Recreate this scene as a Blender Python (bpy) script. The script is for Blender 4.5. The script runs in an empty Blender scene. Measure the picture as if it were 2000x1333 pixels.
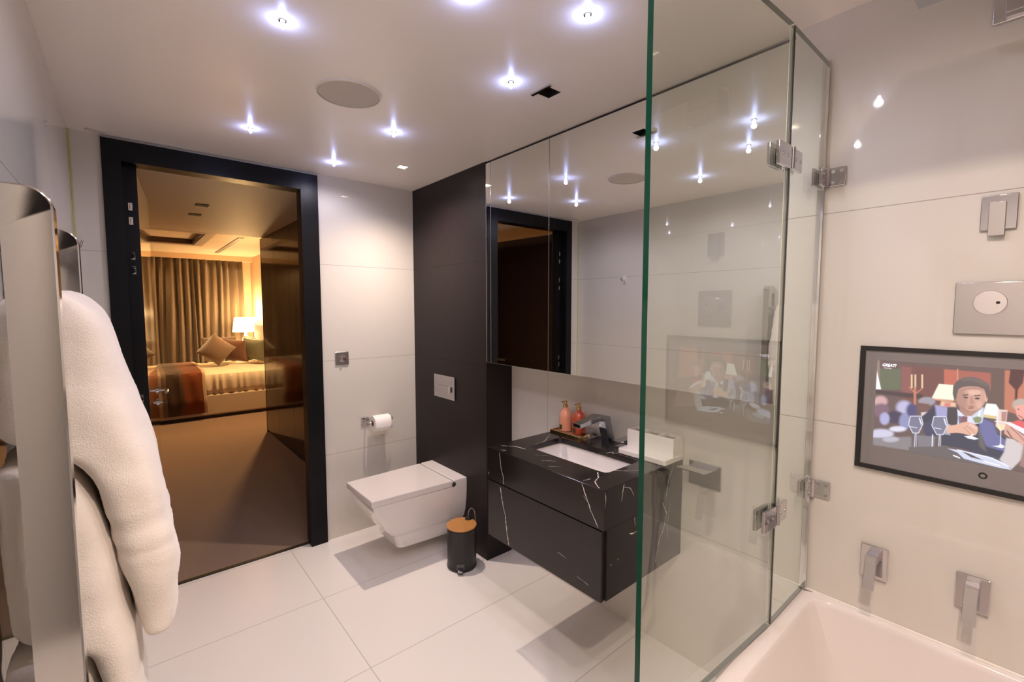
import bpy, bmesh, math, random
import numpy as np
from mathutils import Vector, Matrix
random.seed(7)
S = bpy.context.scene
COL = S.collection
PI = math.pi

# ------------------------------------------------------------------ camera, world, exposure
cam = bpy.data.cameras.new('camera')
cam.sensor_width = 36.0
cam.lens = 892.0 / 2000.0 * 36.0
cam.clip_start = 0.02
co = bpy.data.objects.new('camera', cam)
COL.objects.link(co)
yaw, pit = math.radians(40.2), math.radians(4.1)
fw = Vector((math.sin(yaw)*math.cos(pit), math.cos(yaw)*math.cos(pit), -math.sin(pit)))
co.location = (0, 0, 1.5)
co.rotation_euler = fw.to_track_quat('-Z', 'Y').to_euler()
S.camera = co
W = bpy.data.worlds.new('world'); S.world = W; W.use_nodes = True
W.node_tree.nodes['Background'].inputs[0].default_value = (0.02, 0.018, 0.016, 1)
W.node_tree.nodes['Background'].inputs[1].default_value = 1.0
S.view_settings.view_transform = 'Standard'
S.view_settings.look = 'None'
S.view_settings.gamma = 1.0
S.view_settings.exposure = 0.66
S.view_settings.use_curve_mapping = False
S.cycles.use_denoising = True
S.cycles.max_bounces = 14
S.cycles.diffuse_bounces = 8
S.cycles.glossy_bounces = 8
S.cycles.transparent_max_bounces = 24
S.cycles.transmission_bounces = 6
S.cycles.sample_clamp_indirect = 6.0
S.cycles.caustics_reflective = False
S.cycles.caustics_refractive = False

# ------------------------------------------------------------------ lamps of the place and added fill
CEIL = 2.32
def light(name, kind, loc, energy, color, radius=0.03, rot=(0, 0, 0), spot=2.6, blend=0.6, size=None, parent=None):
    l = bpy.data.lights.new(name, kind); l.energy = energy; l.color = color
    if kind in ('SPOT', 'POINT'): l.shadow_soft_size = radius
    if kind == 'SPOT': l.spot_size = spot; l.spot_blend = blend
    if kind == 'AREA':
        l.shape = 'RECTANGLE'; l.size, l.size_y = size
    o = bpy.data.objects.new(name, l); o.location = loc; o.rotation_euler = rot
    COL.objects.link(o)
    if parent: o.parent = parent
    return o
WARM = (1.0, 0.79, 0.65)
AMBER = (1.0, 0.62, 0.27)
DOWN = [(1.27, 2.49, 56), (0.77, 0.09, 23), (0.30, -0.10, 70)]      # square downlights, the last an unseen one added for fill: x, y, watts
DEPTH = 0.035
for x, y, e in DOWN:
    light('downlight_bulb', 'SPOT', (x, y, CEIL+0.012), e, WARM, radius=0.022, spot=math.radians(164 if y == 0.09 else 140), blend=0.6 if y == 0.09 else 1.0)
STARS = [(0.381, 1.466), (1.026, 0.886), (1.107, 1.316), (0.474, 2.407), (0.994, 2.030), (0.935, 2.658),
         (0.72, 1.035), (0.86, 0.48), (0.36, 0.66), (0.30, -0.15)]
STARC = (0.32, 0.40, 1.0)
for x, y in STARS:
    light('star_light_glow', 'POINT', (x, y, CEIL-0.026), 0.18, STARC, radius=0.004)
    light('star_light_fill', 'SPOT', (x, y, CEIL-0.028), 3.4, (0.90, 0.83, 0.98), radius=0.01, spot=math.radians(172), blend=0.5)  # wide spot added at each star light for ambient fill
# bedroom
light('bedside_bulb', 'POINT', (1.585, 9.05, 1.20), 14, AMBER, radius=0.05)
light('bedroom_downlight_bulb', 'SPOT', (1.50, 6.85, 2.40), 150, AMBER, radius=0.03, spot=math.radians(150), blend=0.5)
light('curtain_rake_fill', 'SPOT', (-0.2, 9.05, 2.38), 30, AMBER, radius=0.05, spot=math.radians(160), blend=0.5)  # unseen spot added to rake across the curtain folds

# ------------------------------------------------------------------ helpers
def new_mat(name):
    m = bpy.data.materials.new(name); m.use_nodes = True
    return m, m.node_tree, m.node_tree.nodes['Principled BSDF']
def M(name, color, rough=0.5, metal=0.0, spec=0.5, coat=0.0, coatr=0.03, bump=None, emit=None, var=None, sheen=0):
    m, nt, b = new_mat(name)
    b.inputs['Base Color'].default_value = (*color, 1)
    b.inputs['Roughness'].default_value = rough
    b.inputs['Metallic'].default_value = metal
    b.inputs['Specular IOR Level'].default_value = spec
    b.inputs['Coat Weight'].default_value = coat
    b.inputs['Coat Roughness'].default_value = coatr
    if sheen: b.inputs['Sheen Weight'].default_value = sheen
    if emit:
        b.inputs['Emission Color'].default_value = (*emit[0], 1); b.inputs['Emission Strength'].default_value = emit[1]
    if bump or var:
        tc = nt.nodes.new('ShaderNodeTexCoord')
        n = nt.nodes.new('ShaderNodeTexNoise'); n.inputs['Detail'].default_value = 4
        n.inputs['Scale'].default_value = (bump or var)[0]
        nt.links.new(tc.outputs['Object'], n.inputs['Vector'])
        if bump:
            bp = nt.nodes.new('ShaderNodeBump'); bp.inputs['Strength'].default_value = bump[1]
            bp.inputs['Distance'].default_value = bump[2]
            nt.links.new(n.outputs['Fac'], bp.inputs['Height']); nt.links.new(bp.outputs['Normal'], b.inputs['Normal'])
        if var:
            n2 = nt.nodes.new('ShaderNodeTexNoise'); n2.inputs['Scale'].default_value = var[0]; n2.inputs['Detail'].default_value = 3
            nt.links.new(tc.outputs['Object'], n2.inputs['Vector'])
            mx = nt.nodes.new('ShaderNodeMix'); mx.data_type = 'RGBA'
            mx.inputs['A'].default_value = (*color, 1); mx.inputs['B'].default_value = (*var[1], 1)
            nt.links.new(n2.outputs['Fac'], mx.inputs['Factor']); nt.links.new(mx.outputs['Result'], b.inputs['Base Color'])
    return m
def math_node(nt, op, a, b=None):
    n = nt.nodes.new('ShaderNodeMath'); n.operation = op
    for i, v in enumerate((a, b)):
        if v is None: continue
        if isinstance(v, (int, float)): n.inputs[i].default_value = v
        else: nt.links.new(v, n.inputs[i])
    return n.outputs[0]
def tiled(name, color, grout, axes, rough=0.035, spec=0.5, coat=0.0, width=0.0022, grain=None, extra_bump=None):
    """large slabs with thin joints; axes = [(axis index, origin, pitch), ...] in world metres"""
    m, nt, b = new_mat(name)
    g = nt.nodes.new('ShaderNodeNewGeometry')
    sp = nt.nodes.new('ShaderNodeSeparateXYZ'); nt.links.new(g.outputs['Position'], sp.inputs[0])
    mask = None
    for ax, o, pitch in axes:
        v = math_node(nt, 'SUBTRACT', sp.outputs[ax], o - pitch*50)
        v = math_node(nt, 'DIVIDE', v, pitch)
        v = math_node(nt, 'FRACT', v)
        v = math_node(nt, 'SUBTRACT', v, 0.5)
        v = math_node(nt, 'ABSOLUTE', v)
        v = math_node(nt, 'GREATER_THAN', v, 0.5 - width/pitch/2)
        mask = v if mask is None else math_node(nt, 'MAXIMUM', mask, v)
    mx = nt.nodes.new('ShaderNodeMix'); mx.data_type = 'RGBA'
    mx.inputs['A'].default_value = (*color, 1); mx.inputs['B'].default_value = (*grout, 1)
    if grain:
        mp = nt.nodes.new('ShaderNodeMapping'); mp.inputs['Scale'].default_value = grain[0]
        nt.links.new(g.outputs['Position'], mp.inputs['Vector'])
        n = nt.nodes.new('ShaderNodeTexNoise'); n.inputs['Scale'].default_value = 1; n.inputs['Detail'].default_value = 6
        nt.links.new(mp.outputs[0], n.inputs['Vector'])
        m2 = nt.nodes.new('ShaderNodeMix'); m2.data_type = 'RGBA'
        m2.inputs['A'].default_value = (*color, 1); m2.inputs['B'].default_value = (*grain[1], 1)
        nt.links.new(n.outputs['Fac'], m2.inputs['Factor']); nt.links.new(m2.outputs['Result'], mx.inputs['A'])
    nt.links.new(mask, mx.inputs['Factor']); nt.links.new(mx.outputs['Result'], b.inputs['Base Color'])
    b.inputs['Roughness'].default_value = rough; b.inputs['Specular IOR Level'].default_value = spec
    b.inputs['Coat Weight'].default_value = coat
    bp = nt.nodes.new('ShaderNodeBump'); bp.inputs['Strength'].default_value = 0.5; bp.inputs['Distance'].default_value = -0.001
    nt.links.new(mask, bp.inputs['Height']); nt.links.new(bp.outputs['Normal'], b.inputs['Normal'])
    return m
def glass_mat(name, tint, ior=1.5):
    """flat pane: transparent with a Fresnel mirror on the side the light meets first"""
    m = bpy.data.materials.new(name); m.use_nodes = True; nt = m.node_tree
    for n in list(nt.nodes): nt.nodes.remove(n)
    out = nt.nodes.new('ShaderNodeOutputMaterial')
    tr = nt.nodes.new('ShaderNodeBsdfTransparent'); tr.inputs[0].default_value = (*tint, 1)
    gl = nt.nodes.new('ShaderNodeBsdfGlossy'); gl.inputs['Roughness'].default_value = 0.0; gl.inputs[0].default_value = (0.93, 1, 0.95, 1)
    fr = nt.nodes.new('ShaderNodeFresnel'); fr.inputs[0].default_value = ior
    geo = nt.nodes.new('ShaderNodeNewGeometry')
    two = math_node(nt, 'DIVIDE', math_node(nt, 'MULTIPLY', fr.outputs[0], 2.0), math_node(nt, 'ADD', fr.outputs[0], 1.0))
    f = math_node(nt, 'MULTIPLY', two, math_node(nt, 'SUBTRACT', 1.0, geo.outputs['Backfacing']))
    mix = nt.nodes.new('ShaderNodeMixShader')
    nt.links.new(f, mix.inputs[0]); nt.links.new(tr.outputs[0], mix.inputs[1]); nt.links.new(gl.outputs[0], mix.inputs[2])
    nt.links.new(mix.outputs[0], out.inputs[0])
    return m

def box(bm, x0, x1, y0, y1, z0, z1, mi=0, skip=()):
    v = [bm.verts.new(p) for p in ((x0,y0,z0),(x1,y0,z0),(x1,y1,z0),(x0,y1,z0),(x0,y0,z1),(x1,y0,z1),(x1,y1,z1),(x0,y1,z1))]
    for k, f in enumerate(((0,3,2,1),(4,5,6,7),(0,1,5,4),(1,2,6,5),(2,3,7,6),(3,0,4,7))):
        if k in skip: continue
        bm.faces.new([v[i] for i in f]).material_index = mi
def bridge(bm, rings, cap0=True, cap1=True, close=True, mi=0):
    V = [[bm.verts.new(p) for p in r] for r in rings]
    n = len(V[0])
    for a, b in zip(V, V[1:]):
        for i in range(n if close else n-1):
            j = (i+1) % n
            bm.faces.new((a[i], a[j], b[j], b[i])).material_index = mi
    if cap0: bm.faces.new(list(reversed(V[0]))).material_index = mi
    if cap1: bm.faces.new(V[-1]).material_index = mi
    return V
def frame_of(d):
    d = Vector(d).normalized(); a = Vector((0,0,1)) if abs(d.z) < 0.9 else Vector((1,0,0))
    u = d.cross(a).normalized(); return u, d.cross(u).normalized()
def cyl(bm, p0, p1, r0, r1=None, n=24, mi=0):
    p0, p1 = Vector(p0), Vector(p1); r1 = r0 if r1 is None else r1
    u, w = frame_of(p1-p0)
    bridge(bm, [[p + (u*math.cos(2*PI*i/n)+w*math.sin(2*PI*i/n))*r for i in range(n)] for p, r in ((p0,r0),(p1,r1))], mi=mi)
def lathe(bm, c, prof, n=32, mi=0, cap0=True, cap1=True):
    bridge(bm, [[(c[0]+r*math.cos(2*PI*i/n), c[1]+r*math.sin(2*PI*i/n), c[2]+z) for i in range(n)] for r, z in prof], mi=mi, cap0=cap0, cap1=cap1)
def tube(bm, pts, r, n=10, mi=0):
    pts = [Vector(p) for p in pts]; rings = []; u = None
    for i, p in enumerate(pts):
        d = (pts[min(i+1,len(pts)-1)]-pts[max(i-1,0)]).normalized()
        if u is None: u, _ = frame_of(d)
        u = (u - d*u.dot(d)).normalized(); w = d.cross(u)
        rings.append([p+(u*math.cos(2*PI*k/n)+w*math.sin(2*PI*k/n))*r for k in range(n)])
    bridge(bm, rings, mi=mi)
def prism(bm, pts, off, mi=0):
    off = Vector(off); a = [Vector(p) for p in pts]
    bridge(bm, [a, [p+off for p in a]], mi=mi)
def spline(pts, n=8):
    P = [Vector(p) for p in pts]; P = [P[0]*2-P[1]] + P + [P[-1]*2-P[-2]]; out = []
    for i in range(1, len(P)-2):
        for k in range(n):
            t = k/n
            out.append(0.5*((2*P[i])+(-P[i-1]+P[i+1])*t+(2*P[i-1]-5*P[i]+4*P[i+1]-P[i+2])*t*t+(-P[i-1]+3*P[i]-3*P[i+1]+P[i+2])*t**3))
    out.append(P[-2]); return out
def rrect(x0, x1, y0, y1, r, z=0, n=6):
    o = []
    for cx, cy, a in ((x1-r,y1-r,0),(x0+r,y1-r,PI/2),(x0+r,y0+r,PI),(x1-r,y0+r,1.5*PI)):
        for k in range(n+1): o.append(Vector((cx+r*math.cos(a+PI/2*k/n), cy+r*math.sin(a+PI/2*k/n), z)))
    return o
def root_loc(o):
    v = Vector((0,0,0))
    while o is not None: v += o.location; o = o.parent
    return v
def obj(name, bm, mat, parent=None, bevel=0, smooth=False, local=False, seg=2, recalc=True, sub=0):
    if recalc: bmesh.ops.recalc_face_normals(bm, faces=bm.faces)
    me = bpy.data.meshes.new(name)
    if parent is not None and not local:
        bmesh.ops.translate(bm, verts=bm.verts, vec=-root_loc(parent))
    bm.to_mesh(me); bm.free()
    for m in (mat if isinstance(mat, (list, tuple)) else [mat]): me.materials.append(m)
    o = bpy.data.objects.new(name, me); COL.objects.link(o)
    if parent is not None: o.parent = parent
    if bevel:
        b = o.modifiers.new('bevel', 'BEVEL'); b.width = bevel; b.segments = seg; b.limit_method = 'ANGLE'; b.angle_limit = math.radians(35)
        b.harden_normals = False
        smooth = True
    if sub:
        s = o.modifiers.new('sub', 'SUBSURF'); s.levels = sub; s.render_levels = sub; smooth = True
    if smooth:
        for p in me.polygons: p.use_smooth = True
        if not sub:
            e = o.modifiers.new('wn', 'WEIGHTED_NORMAL'); e.keep_sharp = True
            me.set_sharp_from_angle(angle=math.radians(40))
    return o
def NB(): return bmesh.new()
def bxo(name, x0, x1, y0, y1, z0, z1, mat, parent=None, bevel=0, local=False, **k):
    b = NB(); box(b, x0, x1, y0, y1, z0, z1); return obj(name, b, mat, parent, bevel, local=local, **k)
def tag(o, label, cat, group=None):
    o['label'] = label; o['category'] = cat
    if group: o['group'] = group
    return o
def thing(name, label, cat, loc=(0,0,0), rz=0, group=None):
    o = bpy.data.objects.new(name, None); COL.objects.link(o); o.location = loc; o.rotation_euler = (0,0,rz)
    o.empty_display_size = 0.05
    return tag(o, label, cat, group)
def struct(o): o['kind'] = 'structure'; return o
def copy_tree(o, parent=None):
    c = o.copy(); COL.objects.link(c); c.parent = parent
    for ch in [x for x in bpy.data.objects if x.parent == o]: copy_tree(ch, c)
    return c

# ------------------------------------------------------------------ materials
ZJ = (2, 0.562, 0.605)                                   # horizontal joints 605 mm apart
wall_c, grout_c = (0.66, 0.63, 0.575), (0.36, 0.33, 0.29)
m_wallA = tiled('white_glass_tile_door_wall', wall_c, grout_c, [ZJ])
m_wallB = tiled('white_glass_tile_basin_wall', wall_c, grout_c, [ZJ, (1, 1.787, 1.2)])
m_wallC = tiled('white_glass_tile_side_wall', wall_c, grout_c, [ZJ, (1, 2.2, 1.2)])
m_floor = tiled('white_floor_tile', (0.88, 0.85, 0.82), (0.56, 0.53, 0.50), [(0, 0.715, 1.2), (1, 2.36, 0.6)], rough=0.17, width=0.0035)
m_ceil = M('ceiling_satin_paint', (0.92, 0.87, 0.82), rough=0.32, spec=0.35)
m_white = M('white_paint', (0.78, 0.75, 0.70), rough=0.35)
m_darkwood = tiled('dark_stained_veneer', (0.008, 0.0045, 0.0048), (0.003, 0.002, 0.002), [ZJ], rough=0.42, spec=0.3, width=0.005,
                   grain=((160, 160, 3), (0.013, 0.0075, 0.008)))
m_frame = M('black_lacquered_wood', (0.004, 0.004, 0.005), rough=0.38, spec=0.22)
m_chrome = M('chrome', (0.66, 0.65, 0.67), rough=0.05, metal=1.0)
m_chromeb = M('brushed_chrome', (0.50, 0.49, 0.50), rough=0.2, metal=1.0)
m_steel = M('polished_steel', (0.66, 0.64, 0.62), rough=0.09, metal=1.0)
m_mirror = M('mirror', (0.95, 0.96, 0.93), rough=0.0, metal=1.0)
m_cer = M('white_ceramic', (0.80, 0.76, 0.745), rough=0.08, spec=0.6, coat=0.4)
m_acr = M('white_acrylic', (0.76, 0.71, 0.69), rough=0.12, spec=0.5, coat=0.2)
m_black = M('matt_black', (0.012, 0.011, 0.012), rough=0.35)
m_dark = M('dark_void', (0.01, 0.008, 0.007), rough=0.7)
m_seal = M('clear_seal', (0.62, 0.62, 0.58), rough=0.25)
m_edge = M('green_glass_edge', (0.002, 0.055, 0.030), rough=0.1, spec=0.35)
m_edged = M('dark_glass_edge', (0.008, 0.02, 0.016), rough=0.2, spec=0.15)
m_glass = glass_mat('clear_shower_glass', (0.965, 0.985, 0.945))

# ================================================================== SETTING
XW, XF, YA, YN = 1.77, 1.56, 2.95, 0.538        # basin wall, boxed-out bath wall, door wall, end of the niche
def plate_holes(bm, xs, ys, holes, z0, z1):
    xs = sorted(set(xs + [h[0] for h in holes] + [h[1] for h in holes])); ys = sorted(set(ys + [h[2] for h in holes] + [h[3] for h in holes]))
    for a, b in zip(xs, xs[1:]):
        for c, d in zip(ys, ys[1:]):
            mx, my = (a+b)/2, (c+d)/2
            if any(h[0] < mx < h[1] and h[2] < my < h[3] for h in holes): continue
            box(bm, a, b, c, d, z0, z1)
LR = 0.022
VENT = (1.272, 1.288)
holes = [(x-LR, x+LR, y-LR, y+LR) for x, y, e in DOWN] + [(VENT[0]-.033, VENT[0]+.033, VENT[1]-.033, VENT[1]+.033)]
b = NB(); plate_holes(b, [-0.2, 1.87], [-1.7, 2.96], holes, CEIL, CEIL+0.10); struct(obj('ceiling', b, m_ceil))
struct(bxo('floor', -0.2, 1.87, -1.7, 3.0, -0.1, 0.0, m_floor))
struct(bxo('wall_left', -0.26, -0.164, -1.7, 2.95, 0, CEIL, m_wallC))
struct(bxo('wall_back', -0.2, 1.87, -1.76, -1.66, 0, CEIL, m_wallC))
struct(bxo('wall_right', XW, XW+0.1, YN, YA, 0, CEIL, m_wallB))
struct(bxo('wall_bath', XF, XW+0.1, -1.7, YN, 0, CEIL, m_wallB))
b = NB(); box(b, -0.26, 0.0, YA, YA+0.10, 0, CEIL); box(b, 0.88, 1.87, YA, YA+0.10, 0, CEIL); box(b, 0.0, 0.88, YA, YA+0.10, 2.25, CEIL)
struct(obj('wall_far', b, m_wallA))
# door frame: flat black architrave, deep lining
OX0, OX1, OZ = 0.067, 0.829, 2.207
b = NB()
box(b, -0.054, 0.018, YA-0.02, YA, 0, 2.305); box(b, OX1, 0.929, YA-0.02, YA, 0, 2.305); box(b, 0.018, OX1, YA-0.02, YA, OZ, 2.305)
box(b, 0.0, 0.018, YA, YA+0.11, 0, 2.25); box(b, 0.018, 0.0745, YA+0.045, YA+0.11, 0, 2.25); box(b, OX1+0.012, 0.88, YA-0.001, YA+0.11, 0, 2.25); box(b, OX0-0.004, OX1+0.012, YA-0.001, YA+0.11, OZ+0.006, 2.25)
box(b, OX1, OX1+0.012, YA, YA+0.05, 0, OZ)
fr = struct(obj('trim_1', b, m_frame, bevel=0.0006))
for z in (2.005, 1.935, 1.763, 1.690, 1.039, 0.972):
    b = NB(); box(b, 0.033, 0.052, YA+0.040, YA+0.045, z-0.019, z+0.019); box(b, 0.040, 0.052, YA+0.036, YA+0.041, z-0.014, z+0.010)
    obj('hinge_plate', b, m_chrome, fr, bevel=0.002)
b = NB(); box(b, OX0-0.004, OX1+0.012, 2.985, 3.010, 0.0, 0.005); struct(obj('trim_2', b, m_frame))
# door leaf, opened into the bedroom
door = bpy.data.objects.new('door_1', None)
m_leaf = M('dark_gloss_lacquer', (0.030, 0.014, 0.008), rough=0.12, spec=0.7, coat=1.0)
m_leaf2 = tiled('dark_gloss_veneer', (0.028, 0.013, 0.007), (0.004, 0.002, 0.002), [(1, 5.6, 0.62)], rough=0.08, spec=0.2, coat=0.0, grain=((120,120,3),(0.040,0.020,0.010)))
L = 0.765
b = NB(); box(b, 0, 0.042, 0, L, 0.008, 2.19)
door = obj('door_1', b, m_leaf, bevel=0.002); struct(door)
door.location = (0.033, 3.060, 0); door.rotation_euler = (0, 0, -math.radians(5.2))
for z, kind in ((0.965, 'lever'), (0.885, 'key')):
    b = NB()
    cyl(b, (0.042, L-0.07, z), (0.050, L-0.07, z), 0.026)
    h = obj('door_handle' if kind == 'lever' else 'thumb_turn', b, m_chrome, door, local=True, smooth=True)
    b = NB()
    if kind == 'lever':
        tube(b, spline([(0.05, L-0.07, z), (0.085, L-0.07, z), (0.093, L-0.085, z), (0.093, L-0.19, z)], 6), 0.009)
        obj('lever', b, m_chrome, h, local=True, smooth=True)
    else:
        cyl(b, (0.05, L-0.07, z), (0.07, L-0.07, z), 0.008); box(b, 0.066, 0.076, L-0.10, L-0.04, z-0.007, z+0.007)
        obj('turn_bar', b, m_chrome, h, local=True, smooth=True)

# bedroom shell
m_carpet = M('brown_carpet', (0.25, 0.165, 0.115), rough=0.95, spec=0.05, bump=(260, 0.6, 0.004), sheen=0.3)
m_bwall = M('cream_wallpaper', (0.62, 0.47, 0.32), rough=0.6, bump=(60, 0.2, 0.002))
m_bceil = M('bedroom_ceiling_paint', (0.70, 0.62, 0.52), rough=0.55)
struct(bxo('trim_6', -0.1635, -0.157, YA-0.006, YA-0.0005, 0, CEIL-0.001, M('pale_yellow_glass_edge', (0.55, 0.55, 0.28), 0.2)))
struct(bxo('floor_bedroom', -2.6, 2.0, 3.0, 9.8, -0.1, 0.0, m_carpet))
struct(bxo('ceiling_corridor', -2.6, 1.87, 3.05, 6.0, CEIL, CEIL+0.25, m_bceil))
b = NB(); plate_holes(b, [-2.6, 1.9], [6.0, 9.8], [(-1.4, 0.79, 6.75, 8.0)], 2.42, 2.48); struct(obj('ceiling_bedroom', b, m_bceil))
struct(bxo('ceiling_recess', -1.45, 0.84, 6.70, 8.05, 2.4805, 2.52, m_bceil))
m_crown = M('dark_recess_trim', (0.05, 0.022, 0.016), rough=0.35)
m_crownl = M('pale_recess_trim', (0.40, 0.34, 0.30), rough=0.5)
b = NB(); plate_holes(b, [-1.399, 0.789], [6.751, 7.999], [(-1.38, 0.77, 6.77, 7.98)], 2.415, 2.480); struct(obj('trim_3', b, m_crown))
b = NB()
plate_holes(b, [-1.52, 0.90], [6.64, 8.12], [(-1.40, 0.79, 6.75, 8.0)], 2.405, 2.42); struct(obj('trim_4', b, m_crownl, bevel=0.004))
struct(bxo('wall_curtain', -2.6, 2.0, 9.62, 9.72, 0, 2.5, m_bwall))
struct(bxo('wall_headboard', 1.80, 1.9, 6.0, 9.65, 0, 2.5, m_bwall))
struct(bxo('wall_bedroom_left', -2.7, -2.6, 3.0, 9.8, 0, 2.5, m_bwall))
struct(bxo('wall_corridor', 1.87, 1.97, 3.0, 6.05, 0, 2.5, m_bwall))
struct(bxo('trim_5', -2.6, 1.8, 9.40, 9.62, 2.335, 2.42, m_bwall))
b = NB(); box(b, -0.9, -0.16, 3.05, 3.1, 0, CEIL); struct(obj('wall_landing', b, m_bwall))

# dark veneer panel boxing the cistern
t = thing('cistern_panel', 'tall dark wood veneer panel boxing in the wall behind the toilet', 'wall panel', (1.66, 2.52, 0))
bxo('veneer_box', 1.577, XW-0.0005, 2.095, YA-0.0005, 0, CEIL-0.001, m_darkwood, t, bevel=0.001)

t = thing('reflection_blocker', 'tall dark cupboard added behind the camera, unseen, to darken chrome reflections', 'blocker', (0.12, -1.43, 0))  # unseen dark block added so the chrome hoops reflect something dark
bxo('carcass', -0.16, 0.42, -1.658, -1.222, 0.0, 2.25, m_frame, t)
bxo('blocker_front', -0.158, 0.418, -1.22, -1.20, 0.05, 2.24, m_frame, t, bevel=0.001)

# ================================================================== CEILING FITTINGS
m_lamp = M('lit_lamp_face', (1, 1, 1), emit=((1.0, 0.88, 0.76), 26))
labels = ['lit square downlight in the ceiling above the toilet', 'lit square downlight in the ceiling over the bath beside the taps', 'unseen square downlight added as fill in the ceiling behind the camera']
for (x, y, e), lb in zip(DOWN, labels):
    t = thing('ceiling_downlight', lb, 'downlight', (x, y, CEIL), group='square ceiling downlights')
    b = NB(); plate_holes(b, [x-LR-.004, x+LR+.004], [y-LR-.004, y+LR+.004], [(x-LR+.001, x+LR-.001, y-LR+.001, y+LR-.001)], CEIL-0.0015, CEIL+0.0); obj('bezel', b, m_white, t)
    b = NB(); box(b, x-LR, x+LR, y-LR, y+LR, CEIL+0.03, CEIL+0.034); obj('lamp_face', b, m_lamp, t)
x, y = VENT
t = thing('ceiling_downlight', 'unlit dark square recessed fitting with a tilted chrome flap, in the ceiling before the mirror', 'downlight', (x, y, CEIL), group='square ceiling downlights')
b = NB(); box(b, x-.0328, x+.0328, y-.0328, y+.0328, CEIL+0.0005, CEIL+0.06, skip=(0,)); obj('recess_box', b, m_dark, t, recalc=False)
b = NB(); cyl(b, (x, y, CEIL+0.05), (x, y, CEIL+0.03), 0.026); obj('lamp_cup', b, M('dark_bronze', (0.05, 0.03, 0.02), 0.3, 0.8), t, smooth=True)
b = NB(); box(b, x-.048, x-.034, y-.052, y+.052, CEIL-.006, CEIL); obj('flap', b, m_chrome, t, bevel=0.001)

m_crystal = M('lit_crystal', (0.9, 0.95, 1.0), rough=0.1, emit=((0.72, 0.80, 1.0), 30))
star_labels = ['star light with glowing crystal, largest, in the ceiling nearest the upper left of the frame',
  'star light with glowing crystal in the ceiling, topmost one left of the green glass edge',
  'star light with glowing crystal in the ceiling just left of the dark square fitting',
  'star light with glowing crystal in the ceiling above the left of the doorway',
  'star light with glowing crystal in the ceiling just right of the round speaker',
  'star light with glowing crystal in the ceiling nearest the door wall, small',
  'star light between vanity and bath, seen only in the mirror',
  'star light over the glass bath screen, seen only as a reflection',
  'star light over the near floor, seen only as a reflection on the bath wall',
  'star light in the ceiling behind the camera by the towel radiator']
for (x, y), lb in zip(STARS, star_labels):
    t = thing('star_light', lb, 'star light', (x, y, CEIL), group='star lights in the bathroom ceiling')
    b = NB(); lathe(b, (x, y, CEIL), [(0.0105, 0), (0.0105, -0.003), (0.0075, -0.004)], n=24); obj('bezel', b, m_chrome, t, smooth=True)
    b = NB(); lathe(b, (x, y, CEIL), [(0.0055, -0.004), (0.0060, -0.012), (0.0055, -0.019), (0.003, -0.0225)], n=16); obj('crystal', b, m_crystal, t, smooth=True)
# speaker
t = thing('ceiling_speaker', 'round pale grey grille speaker set flush in the ceiling', 'speaker', (0.692, 1.785, CEIL))
m_grille = M('speaker_grille', (0.60, 0.55, 0.50), rough=0.6, bump=(900, 0.7, 0.001))
b = NB(); lathe(b, (0.692, 1.785, CEIL), [(0.112, -0.0005), (0.112, -0.004), (0.105, -0.006), (0.0, -0.0065)], n=64, cap1=False); obj('grille', b, m_grille, t, smooth=True)
b = NB()
ro = [(0.692+math.cos(2*PI*i/64)*r, 1.785+math.sin(2*PI*i/64)*r, CEIL+z) for r, z in ((0.1135, 0.0), (0.1135, -0.007), (0.119, -0.007), (0.119, 0.0)) for i in range(64)]
bridge(b, [ro[k*64:(k+1)*64] for k in (0,1,2,3)], cap0=False, cap1=False); obj('trim_ring', b, m_white, t, smooth=True)
# small oblong sensor
b = NB(); prism(b, [(p.x, p.y, CEIL-0.006) for p in rrect(-0.105, -0.03, 2.885, 2.915, 0.014)], (0, 0, 0.006))
o = tag(obj('ceiling_sensor', b, m_grille, bevel=0.002), 'small oblong grey sensor in the ceiling left of the door frame', 'sensor')

# ================================================================== MIRROR CABINET
t = thing('mirror_cabinet', 'wide mirror-fronted wall cabinet above the black marble vanity', 'mirror cabinet', (1.67, 1.3, 1.19))
bxo('cabinet_body', 1.584, XW, YN+0.002, 2.093, 1.192, CEIL-0.012, m_white, t)
for y0, y1 in ((2.052, 2.092), (1.592, 2.049), (0.540, 1.589)):
    d = bxo('mirror_door', 1.577, 1.583, y0, y1, 1.19, CEIL-0.014, m_mirror, t, bevel=0.0008)
b = NB(); box(b, 1.5765, 1.584, 2.0495, 2.0515, 1.19, CEIL-0.014); box(b, 1.576, 1.584, 2.0925, 2.0945, 1.19, CEIL-0.014); box(b, 1.576, 1.584, 1.5895, 1.5915, 1.19, CEIL-0.014); obj('edge_strip', b, m_chromeb, t)
b = NB(); box(b, 1.59, XW, YN+0.002, 2.093, CEIL-0.0115, CEIL-0.0005); obj('shadow_gap_strip', b, m_dark, t)  # near-black strip stands in for the shade in the ceiling gap

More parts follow.
